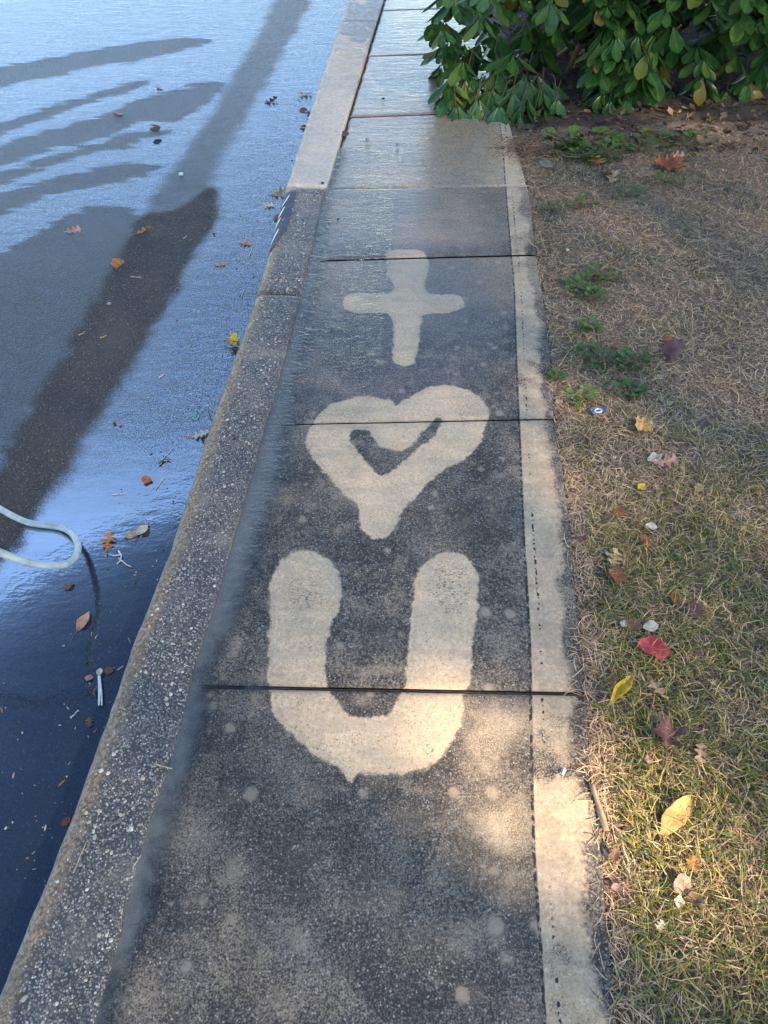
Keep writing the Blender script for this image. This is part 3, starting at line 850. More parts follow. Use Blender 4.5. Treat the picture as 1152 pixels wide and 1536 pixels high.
def mat_leaf(name, col, rough=.55, spotc=None, trans=.15, rib=1.5, vary=False):
    n = NT(name)
    a = n.m('ABSOLUTE', n.attr('acr'))
    g, g2 = n.noise(55, 4, .6), n.noise(240, 2, .6)
    c = n.mix(n.rng(g, .3, .7), tuple(x*.68 for x in col), tuple(min(1, x*1.2) for x in col))
    if spotc: c = n.mix(n.mul(n.rng(n.noise(38, 3, .6), .54, .68), .8), c, spotc)
    if vary:
        rv = n.m('FRACT', n.add(n.attr('rnd'), n.t.nodes.new('ShaderNodeObjectInfo').outputs['Random']))
        c = n.mix(n.rng(rv, .0, .45, .75, .0), c, tuple(x*.38 for x in col))
        c = n.mix(n.rng(rv, .72, .95, .0, .7), c, (col[0]*2.6, col[1]*1.5, col[2]*1.3))
        c = n.mix(n.mul(n.rng(rv, .965, .975), .8), c, (.20, .13, .03))
    c = n.mix(n.mul(n.rng(g2, .6, .75), .4), c, tuple(x*.4 for x in col))
    c = n.mix(n.mul(n.rng(a, .10, .03), .6), c, tuple(min(1, x*rib) for x in col))
    p = n.pbr(Base_Color=c, Roughness=rough, Normal=n.bump(n.add(g, n.mul(g2, .3)), .45, .003))
    tl = n.node('ShaderNodeBsdfTranslucent', Color=c)
    return n.done(n.node('ShaderNodeMixShader', _0=trans, _1=p.outputs[0], _2=tl.outputs[0]))
LC = dict(red=((.42, .030, .035), (.10, .03, .01)), yellow=((.62, .42, .035), (.30, .16, .03)), tan=((.42, .27, .14), None), rust=((.27, .085, .03), (.12, .05, .02)), maroon=((.13, .045, .04), (.20, .09, .06)),
          ochre=((.56, .33, .11), (.40, .20, .06)), cream=((.60, .52, .38), (.40, .30, .18)), orange=((.46, .19, .05), (.25, .09, .03)), brown=((.16, .085, .045), (.08, .04, .02)), purple=((.10, .055, .075), None),
          pink=((.46, .24, .17), None), dark=((.030, .024, .022), None), green=((.055, .13, .03), None), olive=((.16, .19, .03), (.25, .22, .05)))
LM = {k: mat_leaf('leaf_'+k, c, .5 if k in ('red', 'maroon') else .65, sp) for k, (c, sp) in LC.items()}
M['stem'] = mat_plain('leaf_stem', (.20, .13, .07), .7, .3, 60)

def surf_z(px, py, where):
    if where == 'road': return WATER_Z-.002
    if where == 'walk': return .004
    if where == 'kerb': return KZ+.004
    return -.012
FALLEN = [
 # px, py, length px, width/len, shape, colour, heading deg, curl, fold, where, label
 (979, 974, 46, .36, 'oval', 'red', 100, .3, .18, 'lawn', 'bright red oval leaf lying flat on the lawn'),
 (931, 1034, 64, .20, 'lance', 'yellow', 44, .7, 1.15, 'lawn', 'folded bright yellow leaf lying where straw meets grass'),
 (987, 1038, 36, .40, 'oak', 'tan', 160, .5, .2, 'lawn', 'pale tan lobed leaf beside the folded yellow leaf'),
 (997, 1110, 40, .5, 'star', 'maroon', 30, .3, 0, 'lawn', 'dull maroon pointed leaf lying on green grass'),
 (1014, 1224, 74, .19, 'oval', 'ochre', 46, .4, .4, 'lawn', 'long ochre oval leaf resting on sunlit grass'),
 (924, 864, 28, .46, 'oval', 'rust', 200, .5, .3, 'lawn', 'rust brown leaf with a white bit beside it in the grass'),
 (921, 838, 30, .42, 'oak', 'tan', 20, .7, .3, 'lawn', 'crumpled tan leaf just above the rust brown leaf'),
 (976, 940, 22, .38, 'oval', 'cream', 80, .6, .35, 'lawn', 'small cream leaf right of a brown leaf above the red leaf'),
 (950, 938, 22, .48, 'oval', 'brown', 30, .6, .3, 'lawn', 'small brown leaf between two cream leaf scraps'),
 (936, 936, 12, .40, 'oval', 'cream', 100, .3, .2, 'lawn', 'tiny cream leaf scrap beside the small brown leaf'),
 (963, 634, 26, .5, 'star', 'ochre', 200, .2, 0, 'lawn', 'square ochre leaf lying on bare straw'),
 (982, 687, 26, .28, 'oval', 'cream', 65, .3, .3, 'lawn', 'pale cream oval leaf beside an orange lobed leaf'),
 (999, 693, 34, .36, 'oak', 'pink', 85, .4, .2, 'lawn', 'orange pink lobed leaf beside a pale cream oval leaf'),
 (962, 731, 14, .45, 'oval', 'yellow', 60, .5, .4, 'lawn', 'tiny bright yellow leaf in thin grass'),
 (1008, 528, 46, .34, 'oval', 'maroon', 20, .8, .6, 'lawn', 'large curled maroon leaf on pale dry straw'),
 (1002, 512, 16, .45, 'oval', 'rust', 60, .5, .3, 'lawn', 'small rust leaf touching the large curled maroon leaf'),
 (894, 244, 30, .42, 'oak', 'orange', 160, .5, .15, 'lawn', 'orange brown oak leaf lying among dark weeds'),
 (920, 268, 28, .40, 'oak', 'tan', 35, .8, .5, 'lawn', 'curled tan oak leaf below the orange brown oak leaf'),
 (909, 262, 20, .36, 'lance', 'brown', -60, .6, .6, 'lawn', 'narrow brown leaf touching the curled tan oak leaf'),
 (994, 252, 34, .5, 'star', 'rust', 70, .6, 0, 'lawn', 'large rust brown crinkled leaf near the shrub'),
 (1017, 254, 18, .45, 'oval', 'orange', 10, .4, .2, 'lawn', 'small bright orange leaf right of the crinkled rust leaf'),
 (1014, 236, 22, .42, 'oak', 'pink', 100, .3, .2, 'lawn', 'pinkish lobed leaf among green weeds near the shrub'),
 (971, 198, 24, .3, 'lance', 'olive', 120, .3, .3, 'lawn', 'yellow green leaf fallen on litter under the shrub'),
 (1042, 203, 22, .45, 'oval', 'olive', 80, .3, .2, 'lawn', 'round olive leaf fallen on litter under the shrub'),
 (928, 770, 18, .42, 'oval', 'rust', 120, .5, .3, 'lawn', 'small rust leaf on grass left of a brown scrap'),
 (913, 775, 14, .45, 'oval', 'brown', 40, .5, .3, 'lawn', 'small brown scrap of leaf beside a small rust leaf'),
 (952, 785, 12, .45, 'oval', 'brown', 70, .3, .3, 'lawn', 'tiny brown leaf scrap in olive grass'),
 (977, 790, 16, .36, 'oval', 'cream', 110, .4, .3, 'lawn', 'pale cream leaf chip in olive grass'),
 (968, 812, 22, .45, 'oak', 'rust', 130, .5, .3, 'lawn', 'ragged rust leaf half sunk in olive grass'),
 (1042, 916, 24, .46, 'oval', 'maroon', 60, .4, .3, 'lawn', 'maroon brown leaf among thin grey twigs'),
 (1013, 897, 28, .30, 'lance', 'rust', 10, .6, .5, 'lawn', 'upright narrow rust leaf in thick grass'),
 (1049, 1131, 32, .32, 'oak', 'tan', 20, .5, .3, 'lawn', 'tan lobed leaf lying beyond the maroon pointed leaf'),
 (973, 1139, 14, .30, 'lance', 'pink', 0, .4, .4, 'lawn', 'small pinkish leaf sliver below the maroon pointed leaf'),
 (1022, 1326, 30, .42, 'oval', 'pink', 60, .4, .3, 'lawn', 'pinkish brown leaf in shaded grass under the long ochre leaf'),
 (1034, 1292, 18, .45, 'star', 'orange', 120, .3, 0, 'lawn', 'bright orange leaf scrap on sunlit grass'),
 (1042, 1350, 24, .45, 'oval', 'brown', 100, .5, .4, 'lawn', 'brown curled leaf beside the pinkish brown leaf'),
 (1018, 1352, 20, .36, 'oval', 'cream', 20, .5, .4, 'lawn', 'yellowed cream leaf tucked beside the brown curled leaf'),
 (990, 1388, 16, .42, 'oak', 'cream', 50, .3, .3, 'lawn', 'pale ragged leaf bit low in the shaded grass'),
 (924, 1331, 14, .4, 'oval', 'pink', 90, .3, .3, 'lawn', 'small pinkish leaf bit on the straw strip'),
 (921, 1282, 20, .34, 'oval', 'brown', 10, .6, .5, 'lawn', 'brown curled leaf below the shiny white scrap'),
 (874, 808, 12, .45, 'oval', 'maroon', 50, .4, .3, 'lawn', 'small dark red leaf at the edge of the concrete'),
 (917, 1020, 12, .45, 'oval', 'rust', 80, .4, .3, 'lawn', 'tiny rust leaf just above the folded yellow leaf'),
 (838, 603, 10, .45, 'oval', 'pink', 80, .4, .3, 'lawn', 'tiny pinkish leaf bit at the concrete edge by yellowing grass'),
 (1056, 635, 14, .45, 'oval', 'maroon', 80, .4, .3, 'lawn', 'small maroon leaf bit in thin grass beyond the square ochre leaf'),
 (1048, 732, 16, .4, 'oval', 'tan', 20, .4, .3, 'lawn', 'small tan leaf in grass beyond the tiny yellow leaf'),
 # road
 (110, 347, 24, .42, 'oak', 'pink', 60, .6, .3, 'road', 'pinkish curled leaf on smooth wet asphalt'),
 (178, 398, 22, .5, 'oval', 'orange', 0, .8, .7, 'road', 'curled orange brown leaf standing at the edge of dry asphalt'),
 (215, 348, 26, .40, 'oak', 'orange', 70, .6, .4, 'road', 'orange brown ragged leaf on dry dark asphalt'),
 (177, 172, 18, .42, 'oak', 'pink', -60, .5, .3, 'road', 'pale orange leaf on the broad dark wet band'),
 (237, 133, 14, .42, 'oak', 'pink', 100, .4, .3, 'road', 'small pinkish leaf on pale riffled water up the road'),
 (232, 191, 16, .42, 'oval', 'pink', 90, .3, .2, 'road', 'flat pinkish leaf on a narrow pale wet streak'),
 (237, 213, 14, .34, 'lance', 'dark', 50, .5, .4, 'road', 'small black leaf on pale riffled water'),
 (407, 152, 22, .40, 'oak', 'dark', 60, .5, .3, 'road', 'dark lobed leaf with a pale edge on wet road'),
 (458, 142, 20, .34, 'oak', 'tan', 85, .3, .2, 'road', 'flat tan leaf in gutter water close to the pale kerb'),
 (455, 166, 12, .45, 'oval', 'brown', 80, .4, .3, 'road', 'small brown leaf bit in the gutter below the flat tan leaf'),
 (465, 170, 12, .45, 'oval', 'maroon', 30, .5, .3, 'road', 'small maroon leaf bit tight against the pale kerb'),
 (456, 191, 12, .4, 'oval', 'brown', 110, .5, .4, 'road', 'brown leaf scrap against the pale kerb lower down'),
 (421, 291, 26, .38, 'oak', 'tan', 80, .6, .4, 'road', 'tan curled leaf caught at the end of the pale kerb'),
 (402, 309, 18, .44, 'oak', 'cream', 70, .3, .2, 'road', 'pale cream leaf floating beside the dark kerb patch'),
 (415, 327, 16, .4, 'oak', 'rust', 20, .5, .3, 'road', 'rust leaf bit caught against the dark kerb patch'),
 (368, 365, 18, .42, 'oak', 'pink', 110, .4, .3, 'road', 'orange pink lobed leaf floating in rippled gutter water'),
 (330, 397, 16, .4, 'oak', 'tan', 90, .2, .2, 'road', 'drowned tan leaf in rippled gutter water'),
 (302, 653, 26, .46, 'oak', 'cream', 75, .3, .2, 'road', 'cream star shaped leaf floating against the kerb'),
 (220, 721, 16, .48, 'oval', 'orange', 10, .9, .6, 'road', 'small curled orange leaf floating in calm blue water'),
 (163, 813, 32, .34, 'oak', 'orange', -5, .6, .3, 'road', 'orange tan lobed leaf floating near the hose'),
 (216, 794, 26, .34, 'lance', 'cream', 25, .4, .4, 'road', 'pale pointed leaf floating near the orange tan lobed leaf'),
 (199, 803, 24, .20, 'lance', 'tan', 72, .2, .4, 'road', 'narrow tan seed wing floating end to end with the pale pointed leaf'),
 (126, 932, 32, .28, 'lance', 'pink', 20, .5, .5, 'road', 'pink leaf with a long stalk floating on dark hose reflection'),
 (134, 1017, 12, .40, 'oval', 'pink', 100, .3, .2, 'road', 'tiny pink leaf floating beside the white reed'),
 (163, 1006, 14, .42, 'oval', 'brown', 80, .3, .2, 'road', 'tiny brown leaf floating near the mossy kerb edge'),
 (134, 1083, 16, .4, 'oak', 'brown', 150, .4, .3, 'road', 'soggy brown leaf in dark water below the white reed'),
 (104, 880, 16, .36, 'lance', 'brown', 50, .4, .4, 'road', 'brown leaf sliver floating below the hose loop'),
 (99, 1232, 14, .4, 'oval', 'rust', 30, .4, .4, 'road', 'rust leaf bit in the dark water where kerb is mossiest'),
 (512, 202, 22, .34, 'oval', 'purple', 88, .4, .3, 'walk', 'purple brown leaf lying across the kerb joint'),
]
PROF = dict(oval=p_oval, lance=p_lance, oak=p_oak)
for i, (px, py, lp, wr, shp, colr, hd, curl, fold, where, label) in enumerate(FALLEN):
    z = surf_z(px, py, where)
    c = gp(px, py, z); L = lp/ppm(px, py, z)*1.08
    if where == 'lawn':
        z = max(-.004, float(soil_z(c[0], c[1]))+.012+.012*sstep(600, 1000, py)); c = gp(px, py, z)
    if shp == 'star': V, F, A = leaf_star(L*1.1, i, 5, curl)
    else:
        V, F, A = leaf_strip(L, L*wr, PROF[shp], curl, fold, (i % 3-1)*.45, 20 if shp == 'oak' else 14, 5, i, .10 if where == 'lawn' else .05, .16)
        V = V-np.array((0, V[:, 1].mean(), 0))
    V = V-np.array((0, 0, V[:, 2].min()))
    o = mesh_obj('fallen_leaf', V, F, LM[colr], attrs={'acr': A}, loc=c, uniform=4 if shp != 'star' else 3)
    o.rotation_euler = (.06*((i*7) % 5-2), .06*((i*3) % 5-2), math.radians(-hd))
    tag(o, label, 'leaf', 'fallen leaves on the road' if where == 'road' else 'fallen leaves on the lawn')
    if lp >= 26 or 'stalk' in label:
        y0 = V[:, 1].min(); zl = V[np.argmin(V[:, 1]), 2]
        ln = .35*L if 'stalk' not in label else .8*L
        v, f = tube([(0, y0+.05*L, zl+.0006), (.02*L, y0-.5*ln, zl+.001), (.06*L, y0-ln, zl+.0005)], [.0011, .0009, .0007], 5)
        mesh_obj('stalk', v, f, M['stem'], o)

# ------------------------------------------------------------------ twigs, scraps, pebbles
def twig(pts, r, label, where, mat, name='twig', cat='twig', group=None, lift=0.0):
    z = surf_z(0, 0, where)+r+lift
    W = [gp(x, y, z) for x, y in pts]
    c = np.mean(W, 0); c[2] = z-r
    P = spline(np.array(W)-c, max(6, 4*len(pts)))
    P[:, 2] += r*.6*np.sin(np.arange(len(P))*1.3)
    v, f = tube(P, np.linspace(r, r*.55, len(P)), 6)
    o = mesh_obj(name, v, f, mat, loc=c)
    return tag(o, label, cat, group)
M['twig_pale'] = mat_plain('pale_twig', (.55, .52, .47), .6, .2, 80)
M['twig_brown'] = mat_plain('brown_twig', (.17, .11, .07), .8, .3, 80)
M['straw'] = mat_plain('straw', (.46, .36, .20), .7, .25, 80)
M['white'] = mat_plain('white_scrap', (.60, .64, .68), .3, .06, 60, .3)
M['green_string'] = mat_plain('green_string', (.05, .42, .30), .5, .2, 60)
G = 'twigs and stalks lying about'
for pts, r, lab, wh, m in (
 ([(238, 696), (247, 689), (256, 690)], .0035, 'brown bent twig floating in calm blue water', 'road', 'twig_brown'),
 ([(178, 826), (182, 836), (176, 846)], .0028, 'whitish forked twig floating below the orange tan lobed leaf', 'road', 'twig_pale'),
 ([(312, 616), (317, 628), (322, 633)], .0018, 'thin reddish twig in the gutter by the green string', 'road', 'twig_brown'),
 ([(311, 607), (318, 616)], .0020, 'short white straw above the green string', 'road', 'twig_pale'),
 ([(346, 499), (349, 510)], .0020, 'short white straw above the yellow blossom clump', 'road', 'twig_pale'),
 ([(238, 567), (246, 561)], .0018, 'short pale straw on the edge of rippled water', 'road', 'twig_pale'),
 ([(243, 690), (262, 668)], .0012, 'long pale straw drifting above the bent brown twig', 'road', 'twig_pale'),
 ([(168, 742), (188, 740)], .0014, 'pale straw lying level in calm blue water', 'road', 'twig_pale'),
 ([(233, 734), (246, 716)], .0012, 'faint pale straw drifting beside the curled orange leaf', 'road', 'twig_pale'),
 ([(374, 384), (380, 368)], .0016, 'thin pale straw slanting in gutter water near the kerb patch', 'road', 'twig_pale'),
 ([(362, 445), (367, 432)], .0016, 'thin pale straw in gutter water above the yellow blossom clump', 'road', 'twig_pale'),
 ([(386, 408), (389, 420)], .0018, 'short pale straw close beside the kerb joint', 'road', 'twig_pale'),
 ([(106, 1077), (116, 1067)], .0022, 'short white stick in dark water below the white reed', 'road', 'twig_pale'),
 ([(150, 507), (160, 503)], .0020, 'short tan stick on dry dark asphalt', 'road', 'straw'),
 ([(118, 503), (128, 497)], .0016, 'tiny tan stick at the left edge of dry asphalt', 'road', 'straw'),
 ([(196, 415), (212, 416)], .0018, 'tan stick lying level on dry dark asphalt', 'road', 'straw'),
 ([(275, 358), (280, 354)], .0020, 'short tan stick high on dry dark asphalt', 'road', 'straw'),
 ([(968, 958), (985, 960), (1003, 966), (1020, 964), (1040, 961)], .0020, 'thin grey twig running past the top of the red leaf', 'lawn', 'twig_pale'),
 ([(955, 958), (966, 962)], .0022, 'short tan twig left of the red leaf', 'lawn', 'straw'),
 ([(868, 395), (880, 385), (905, 378), (930, 374)], .0020, 'long curved straw stem arching over bare soil', 'lawn', 'straw'),
 ([(808, 345), (815, 365), (820, 382)], .0020, 'straw stem leaning along the concrete edge', 'lawn', 'straw'),
 ([(838, 550), (855, 525), (872, 510)], .0020, 'long pale straw stem slanting by the clover weeds', 'lawn', 'straw'),
 ([(900, 568), (920, 550), (936, 530)], .0022, 'green grey stalk crossing the clover weeds', 'lawn', 'straw'),
 ([(897, 661), (930, 663), (958, 664)], .0016, 'long level straw stem under the square ochre leaf', 'lawn', 'straw'),
 ([(905, 655), (920, 640), (932, 625)], .0016, 'slanting straw stem below the crushed bottle cap', 'lawn', 'straw'),
 ([(960, 567), (1000, 572), (1040, 575)], .0016, 'long pale straw below the large maroon leaf', 'lawn', 'straw'),
 ([(985, 705), (985, 720)], .0018, 'short white stem under the orange pink lobed leaf', 'lawn', 'twig_pale'),
 ([(890, 1243), (906, 1240), (918, 1232), (925, 1226)], .0022, 'pale curved twig below the strip of bark', 'lawn', 'twig_pale'),
 ([(888, 1216), (897, 1226), (903, 1240)], .0022, 'pale forked twig touching the foot of the bark strip', 'lawn', 'twig_pale'),
 ([(902, 1290), (908, 1302), (912, 1316)], .0016, 'thin straw stem at the crumbling concrete edge', 'lawn', 'straw'),
 ([(1030, 1010), (1045, 1000), (1060, 985)], .0018, 'grey twig slanting beside the maroon brown leaf', 'lawn', 'twig_pale'),
 ([(200, 1300), (212, 1282)], .0014, 'thin pale straw on the dark aggregate kerb', 'kerb', 'straw'),
 ([(110, 1310), (120, 1285), (130, 1262)], .0014, 'long thin straw lying on the aggregate kerb', 'kerb', 'straw'),
 ([(232, 1146), (246, 1150), (258, 1153)], .0016, 'thin straw across the kerb next to murky water', 'kerb', 'straw'),
):
    o = twig(pts, r, lab, wh, M[m], group=G)
    if 'whitish forked' in lab:
        for a, b, c_ in (((179, 838), (190, 847), (197, 850)), ((180, 832), (172, 833), (164, 832))):
            P = np.array([gp(*q, surf_z(0, 0, wh)+r) for q in (a, b, c_)])-np.array(o.location)
            v, f = tube(spline(P, 7), np.linspace(r*.8, r*.4, 7), 5); mesh_obj('side_twig', v, f, M[m], o)
def grit():
    r = np.random.RandomState(77); PV, PF, PC = [], [], []
    n = 0
    while n < 420:
        py = 130+r.rand()*1200; y = gp(300, py, WATER_Z)[1]
        d = .012+abs(r.normal())*.10+(.25*r.rand() if r.rand() < .25 else 0)
        x = float(XK(y))-d-.008
        px, _ = proj(np.array((x, y, WATER_Z)))
        if px < -40: continue
        rr = .0008+.0022*r.rand()**3; a = r.rand()*6.28; el = 1+5*r.rand()**3
        v = ICOV*np.array((rr*el, rr, rr*.7)); v = np.column_stack((v[:, 0]*math.cos(a)-v[:, 1]*math.sin(a), v[:, 0]*math.sin(a)+v[:, 1]*math.cos(a), v[:, 2]))
        PV.append(v+np.array((x, y, ROAD_Z+.004*d+.0085))); PF.append(ICOF+12*n)
        c = np.array([(.45, .44, .42), (.20, .13, .08), (.035, .03, .028), (.32, .24, .15)][r.choice(4, p=[.35, .25, .25, .15])])
        PC.append(np.repeat(c[None], 12, 0)); n += 1
    o = mesh_obj('gutter_grit', np.vstack(PV), np.vstack(PF), M['tone'], uniform=3, colors=np.vstack(PC))
    tag(o, 'fine grit and plant crumbs floating along the kerb', 'grit', kind='stuff')
grit()
# white reed: two stalks with a tuft
def reed():
    z = WATER_Z+.004; c = gp(150, 1032, z)
    root = empty('white_reed', c)
    M['reed'] = mat_plain('reed', (.72, .73, .74), .5, .12, 80)
    for a, b in (((148, 1014), (148.5, 1058)), ((149.5, 1014), (153, 1058))):
        mid = ((a[0]+b[0])/2+.5, (a[1]+b[1])/2)
        P = spline(np.array([gp(*q, z) for q in (a, mid, b)])-c, 10)
        v, f = tube(P, .0024, 6); mesh_obj('stalk', v, f, M['reed'], root)
    V, F, A = leaf_strip(.022, .009, p_oval, .6, .5)
    o = mesh_obj('tuft', V, F, LM['cream'], root, attrs={'acr': A}, uniform=4); o.location = Vector(gp(148, 1014, z)-c)
    P = spline(np.array([gp(*q, z) for q in ((143, 1044), (140, 1038), (146, 1030))])-c, 8)
    v, f = tube(P, .0018, 5); mesh_obj('side_stalk', v, f, M['twig_brown'], root)
    tag(root, 'white split reed with a tuft floating by the mossy kerb', 'reed')
reed()
# green string, squiggle
twig([(288, 627), (293, 629), (297, 625), (293, 617), (296, 615), (299, 620), (297, 628)], .0016, 'loose green string curled in gutter water by the kerb', 'road', M['green_string'], 'green_string', 'string')
# yellow blossom clump
def blossom():
    z = WATER_Z; c = gp(354, 518, z)
    root = empty('yellow_blossom_clump', c)
    my = mat_plain('yellow_petals', (.72, .52, .02), .5, .25, 90)
    r = np.random.RandomState(5)
    for k in range(9):
        V, F, A = leaf_strip(.026, .010, p_oval, .7, .4, 0, 7, 3)
        o = mesh_obj('petal', V, F, my, root, attrs={'acr': A}, uniform=4)
        o.location = ((r.rand()-.5)*.022, (r.rand()-.5)*.022, .004+.003*k); o.rotation_euler = (.5*r.rand(), .5*r.rand(), r.rand()*6.28)
    parts = []
    for k in range(14):
        a = r.rand()*6.28; l = .02+.025*r.rand(); b = np.array(((r.rand()-.6)*.03, (r.rand()-.5)*.03, .004+.006*r.rand()))
        parts.append(tube([b, b+np.array((math.cos(a)*l*.5, math.sin(a)*l*.5, .006)), b+np.array((math.cos(a)*l, math.sin(a)*l, .002))], .0012, 4))
    v, f = join(parts); o = mesh_obj('dead_sprigs', v, f, M['twig_brown'], root); o['kind'] = 'stuff'
    tag(root, 'yellow blossom clump with brown sprigs caught against the kerb', 'blossom')
blossom()
def lump(name, px, py, size, where, mat, label, cat, flat=.6, group=None, seed=0):
    z = surf_z(px, py, where); c = gp(px, py, z); L = size/ppm(px, py, z)/2
    r = np.random.RandomState(seed)
    V = ICOV*(1+.3*(r.rand(12, 1)-.5))
    V = V*np.array((L, L*(.65+.3*r.rand()), L*flat)); V[:, 2] -= V[:, 2].min()+L*.1
    o = mesh_obj(name, V, ICOF, mat, loc=c, uniform=3, smooth=True)
    o.modifiers.new('round', 'SUBSURF').render_levels = 2
    o.rotation_euler = (0, 0, r.rand()*6)
    return tag(o, label, cat, group)
M['peb_grey'] = mat_plain('grey_pebble', (.19, .20, .23), .5, .25, 90)
M['peb_black'] = mat_plain('black_pebble', (.020, .020, .022), .5, .3, 90)
M['peb_white'] = mat_plain('white_pebble', (.72, .72, .70), .5, .08, 90)
M['stone'] = mat_plain('flat_stone', (.17, .145, .105), .9, .3, 30)
for k, (px, py, sz, wh, m, lab) in enumerate((
 (551, 212, 9, 'walk', 'peb_grey', 'small grey pebble on the wet flag left of its twin'), (596, 218, 9, 'walk', 'peb_grey', 'flat grey pebble on the wet flag near bush reflections'),
 (507, 330, 6, 'walk', 'peb_black', 'small black pebble on the rippled wet flag'), (352, 659, 9, 'kerb', 'peb_black', 'small black pebble on top of the aggregate kerb'),
 (575, 149, 6, 'walk', 'peb_black', 'tiny black pebble on the farthest wet flag'), (484, 276, 7, 'kerb', 'peb_black', 'black crumb beside the joint where pale kerb begins'),
 (272, 263, 10, 'road', 'peb_white', 'white oval pebble on the half dry asphalt strip'), (164, 457, 9, 'road', 'peb_grey', 'bluish grey pebble on dry dark asphalt'),
 (172, 636, 7, 'road', 'peb_black', 'small black stone at the edge of blue water'), (181, 638, 7, 'road', 'peb_grey', 'small grey stone right of the black one in blue water'),
 (321, 352, 6, 'road', 'peb_black', 'tiny black stone where dry asphalt meets water'), (851, 376, 8, 'lawn', 'peb_white', 'white pebble on bare brown soil'),
 (921, 687, 7, 'lawn', 'peb_white', 'white pebble in straw below the level straw stem'), (498, 496, 4, 'walk', 'peb_black', 'black crumb on concrete beside the cross'),
 (516, 1291, 6, 'walk', 'peb_black', 'black pebble on dark concrete below the letter U'), (668, 1393, 7, 'walk', 'peb_black', 'black hole-like crumb on the nearest dirty flag'),
 (284, 1014, 6, 'kerb', 'peb_black', 'black crumb on the kerb by murky water'),
)):
    lump('pebble', px, py, sz, wh, M[m], lab, 'pebble', .6, 'loose pebbles', k)
lump('flat_stone', 818, 247, 40, 'lawn', M['stone'], 'flat olive brown stone at the edge of soil near the shrub', 'stone', .22, None, 41)
def scrap(px, py, s, where, label, seed, long=1.6):
    z = surf_z(px, py, where)+.004; c = gp(px, py, z); L = s*.62/ppm(px, py, z)/2
    r = np.random.RandomState(seed); V = []
    for i in range(4):
        for j in range(3):
            V.append(((j-1)*L*(.7+.4*r.rand()), (i/1.5-1)*L*long*(.8+.3*r.rand()), L*.7*r.rand()))
    o = mesh_obj('white_scrap', V, grid_faces(4, 3), M['white'], loc=c, uniform=4, smooth=False)
    o.rotation_euler = (0, 0, r.rand()*1.2-.6)
    tag(o, label, 'scrap', 'white scraps of litter')
scrap(923, 1251, 9, 'lawn', 'shiny white scrap just below the pale curved twig', 1)
scrap(925, 1266, 7, 'lawn', 'faint bluish white scrap under the shiny white scrap', 2)
scrap(970, 1281, 9, 'lawn', 'shiny white scrap alone in green grass', 3)
scrap(985, 1268, 6, 'lawn', 'tiny white scrap up beside the one alone in grass', 4)
scrap(846, 1158, 7, 'walk', 'white sliver lying on the pale washed concrete band', 5, 2.6)
scrap(989, 566, 10, 'lawn', 'crumpled whitish scrap on straw below the maroon leaf', 6)
scrap(910, 830, 8, 'lawn', 'small whitish chip beside the crumpled tan leaf', 7, 2.2)
scrap(1058, 560, 9, 'lawn', 'white scrap on straw beyond the maroon leaf', 8)
def bottle_cap():
    z = -.004; c = gp(896, 620, z); R = 13/ppm(896, 620, z)
    root = empty('bottle_cap', c, .3)
    m1 = mat_plain('cap_blue', (.12, .13, .18), .4, .3, 70, .3)
    V, F = [], []
    n = 42
    prof = [(.0, .0), (.80, .0), (.97, .08), (1.05, .38), (.98, .42), (.86, .16), (.55, .13), (.0, .13)]
    for i in range(n):
        a = 2*math.pi*i/n
        for k, (rr, zz) in enumerate(prof):
            q = rr*(1+(.05*math.cos(21*a) if 2 <= k <= 4 else 0))
            V.append((q*R*math.cos(a), q*R*.66*math.sin(a), zz*R+.18*R*rr*math.cos(2*a)+.2*R))
    m = len(prof)
    for i in range(n):
        for k in range(m-1):
            F.append((i*m+k, ((i+1) % n)*m+k, ((i+1) % n)*m+k+1, i*m+k+1))
    mesh_obj('shell', V, F, m1, root)
    P = [(R*.42*math.cos(a), R*.28*math.sin(a), .40*R) for a in np.linspace(0, 2*math.pi, 25)]
    v, f = tube(P, R*.10, 8, False); mesh_obj('ring', v, f, M['white'], root)
    tag(root, 'crushed dark blue bottle cap with a white ring in dry grass', 'bottle cap')
bottle_cap()
# strip of bark at the concrete edge
def bark():
    z = -.002; c = gp(897, 1212, z); L = 66/ppm(897, 1212, z)
    V, F, A = leaf_strip(L, L*.10, p_bark, .25, -.8, .2, 16, 7, 3, .03)
    V = V-np.array((0, V[:, 1].mean(), V[:, 2].min()-.004))
    o = mesh_obj('bark_strip', V, F, mat_plain('bark', (.30, .20, .12), .85, .3, 60), attrs={'acr': A}, loc=c, uniform=4)
    sm = o.modifiers.new('thick', 'SOLIDIFY'); sm.thickness = .004
    o.rotation_euler = (0, 0, math.radians(8))
    tag(o, 'tan strip of bark lying along the concrete edge', 'bark')
bark()

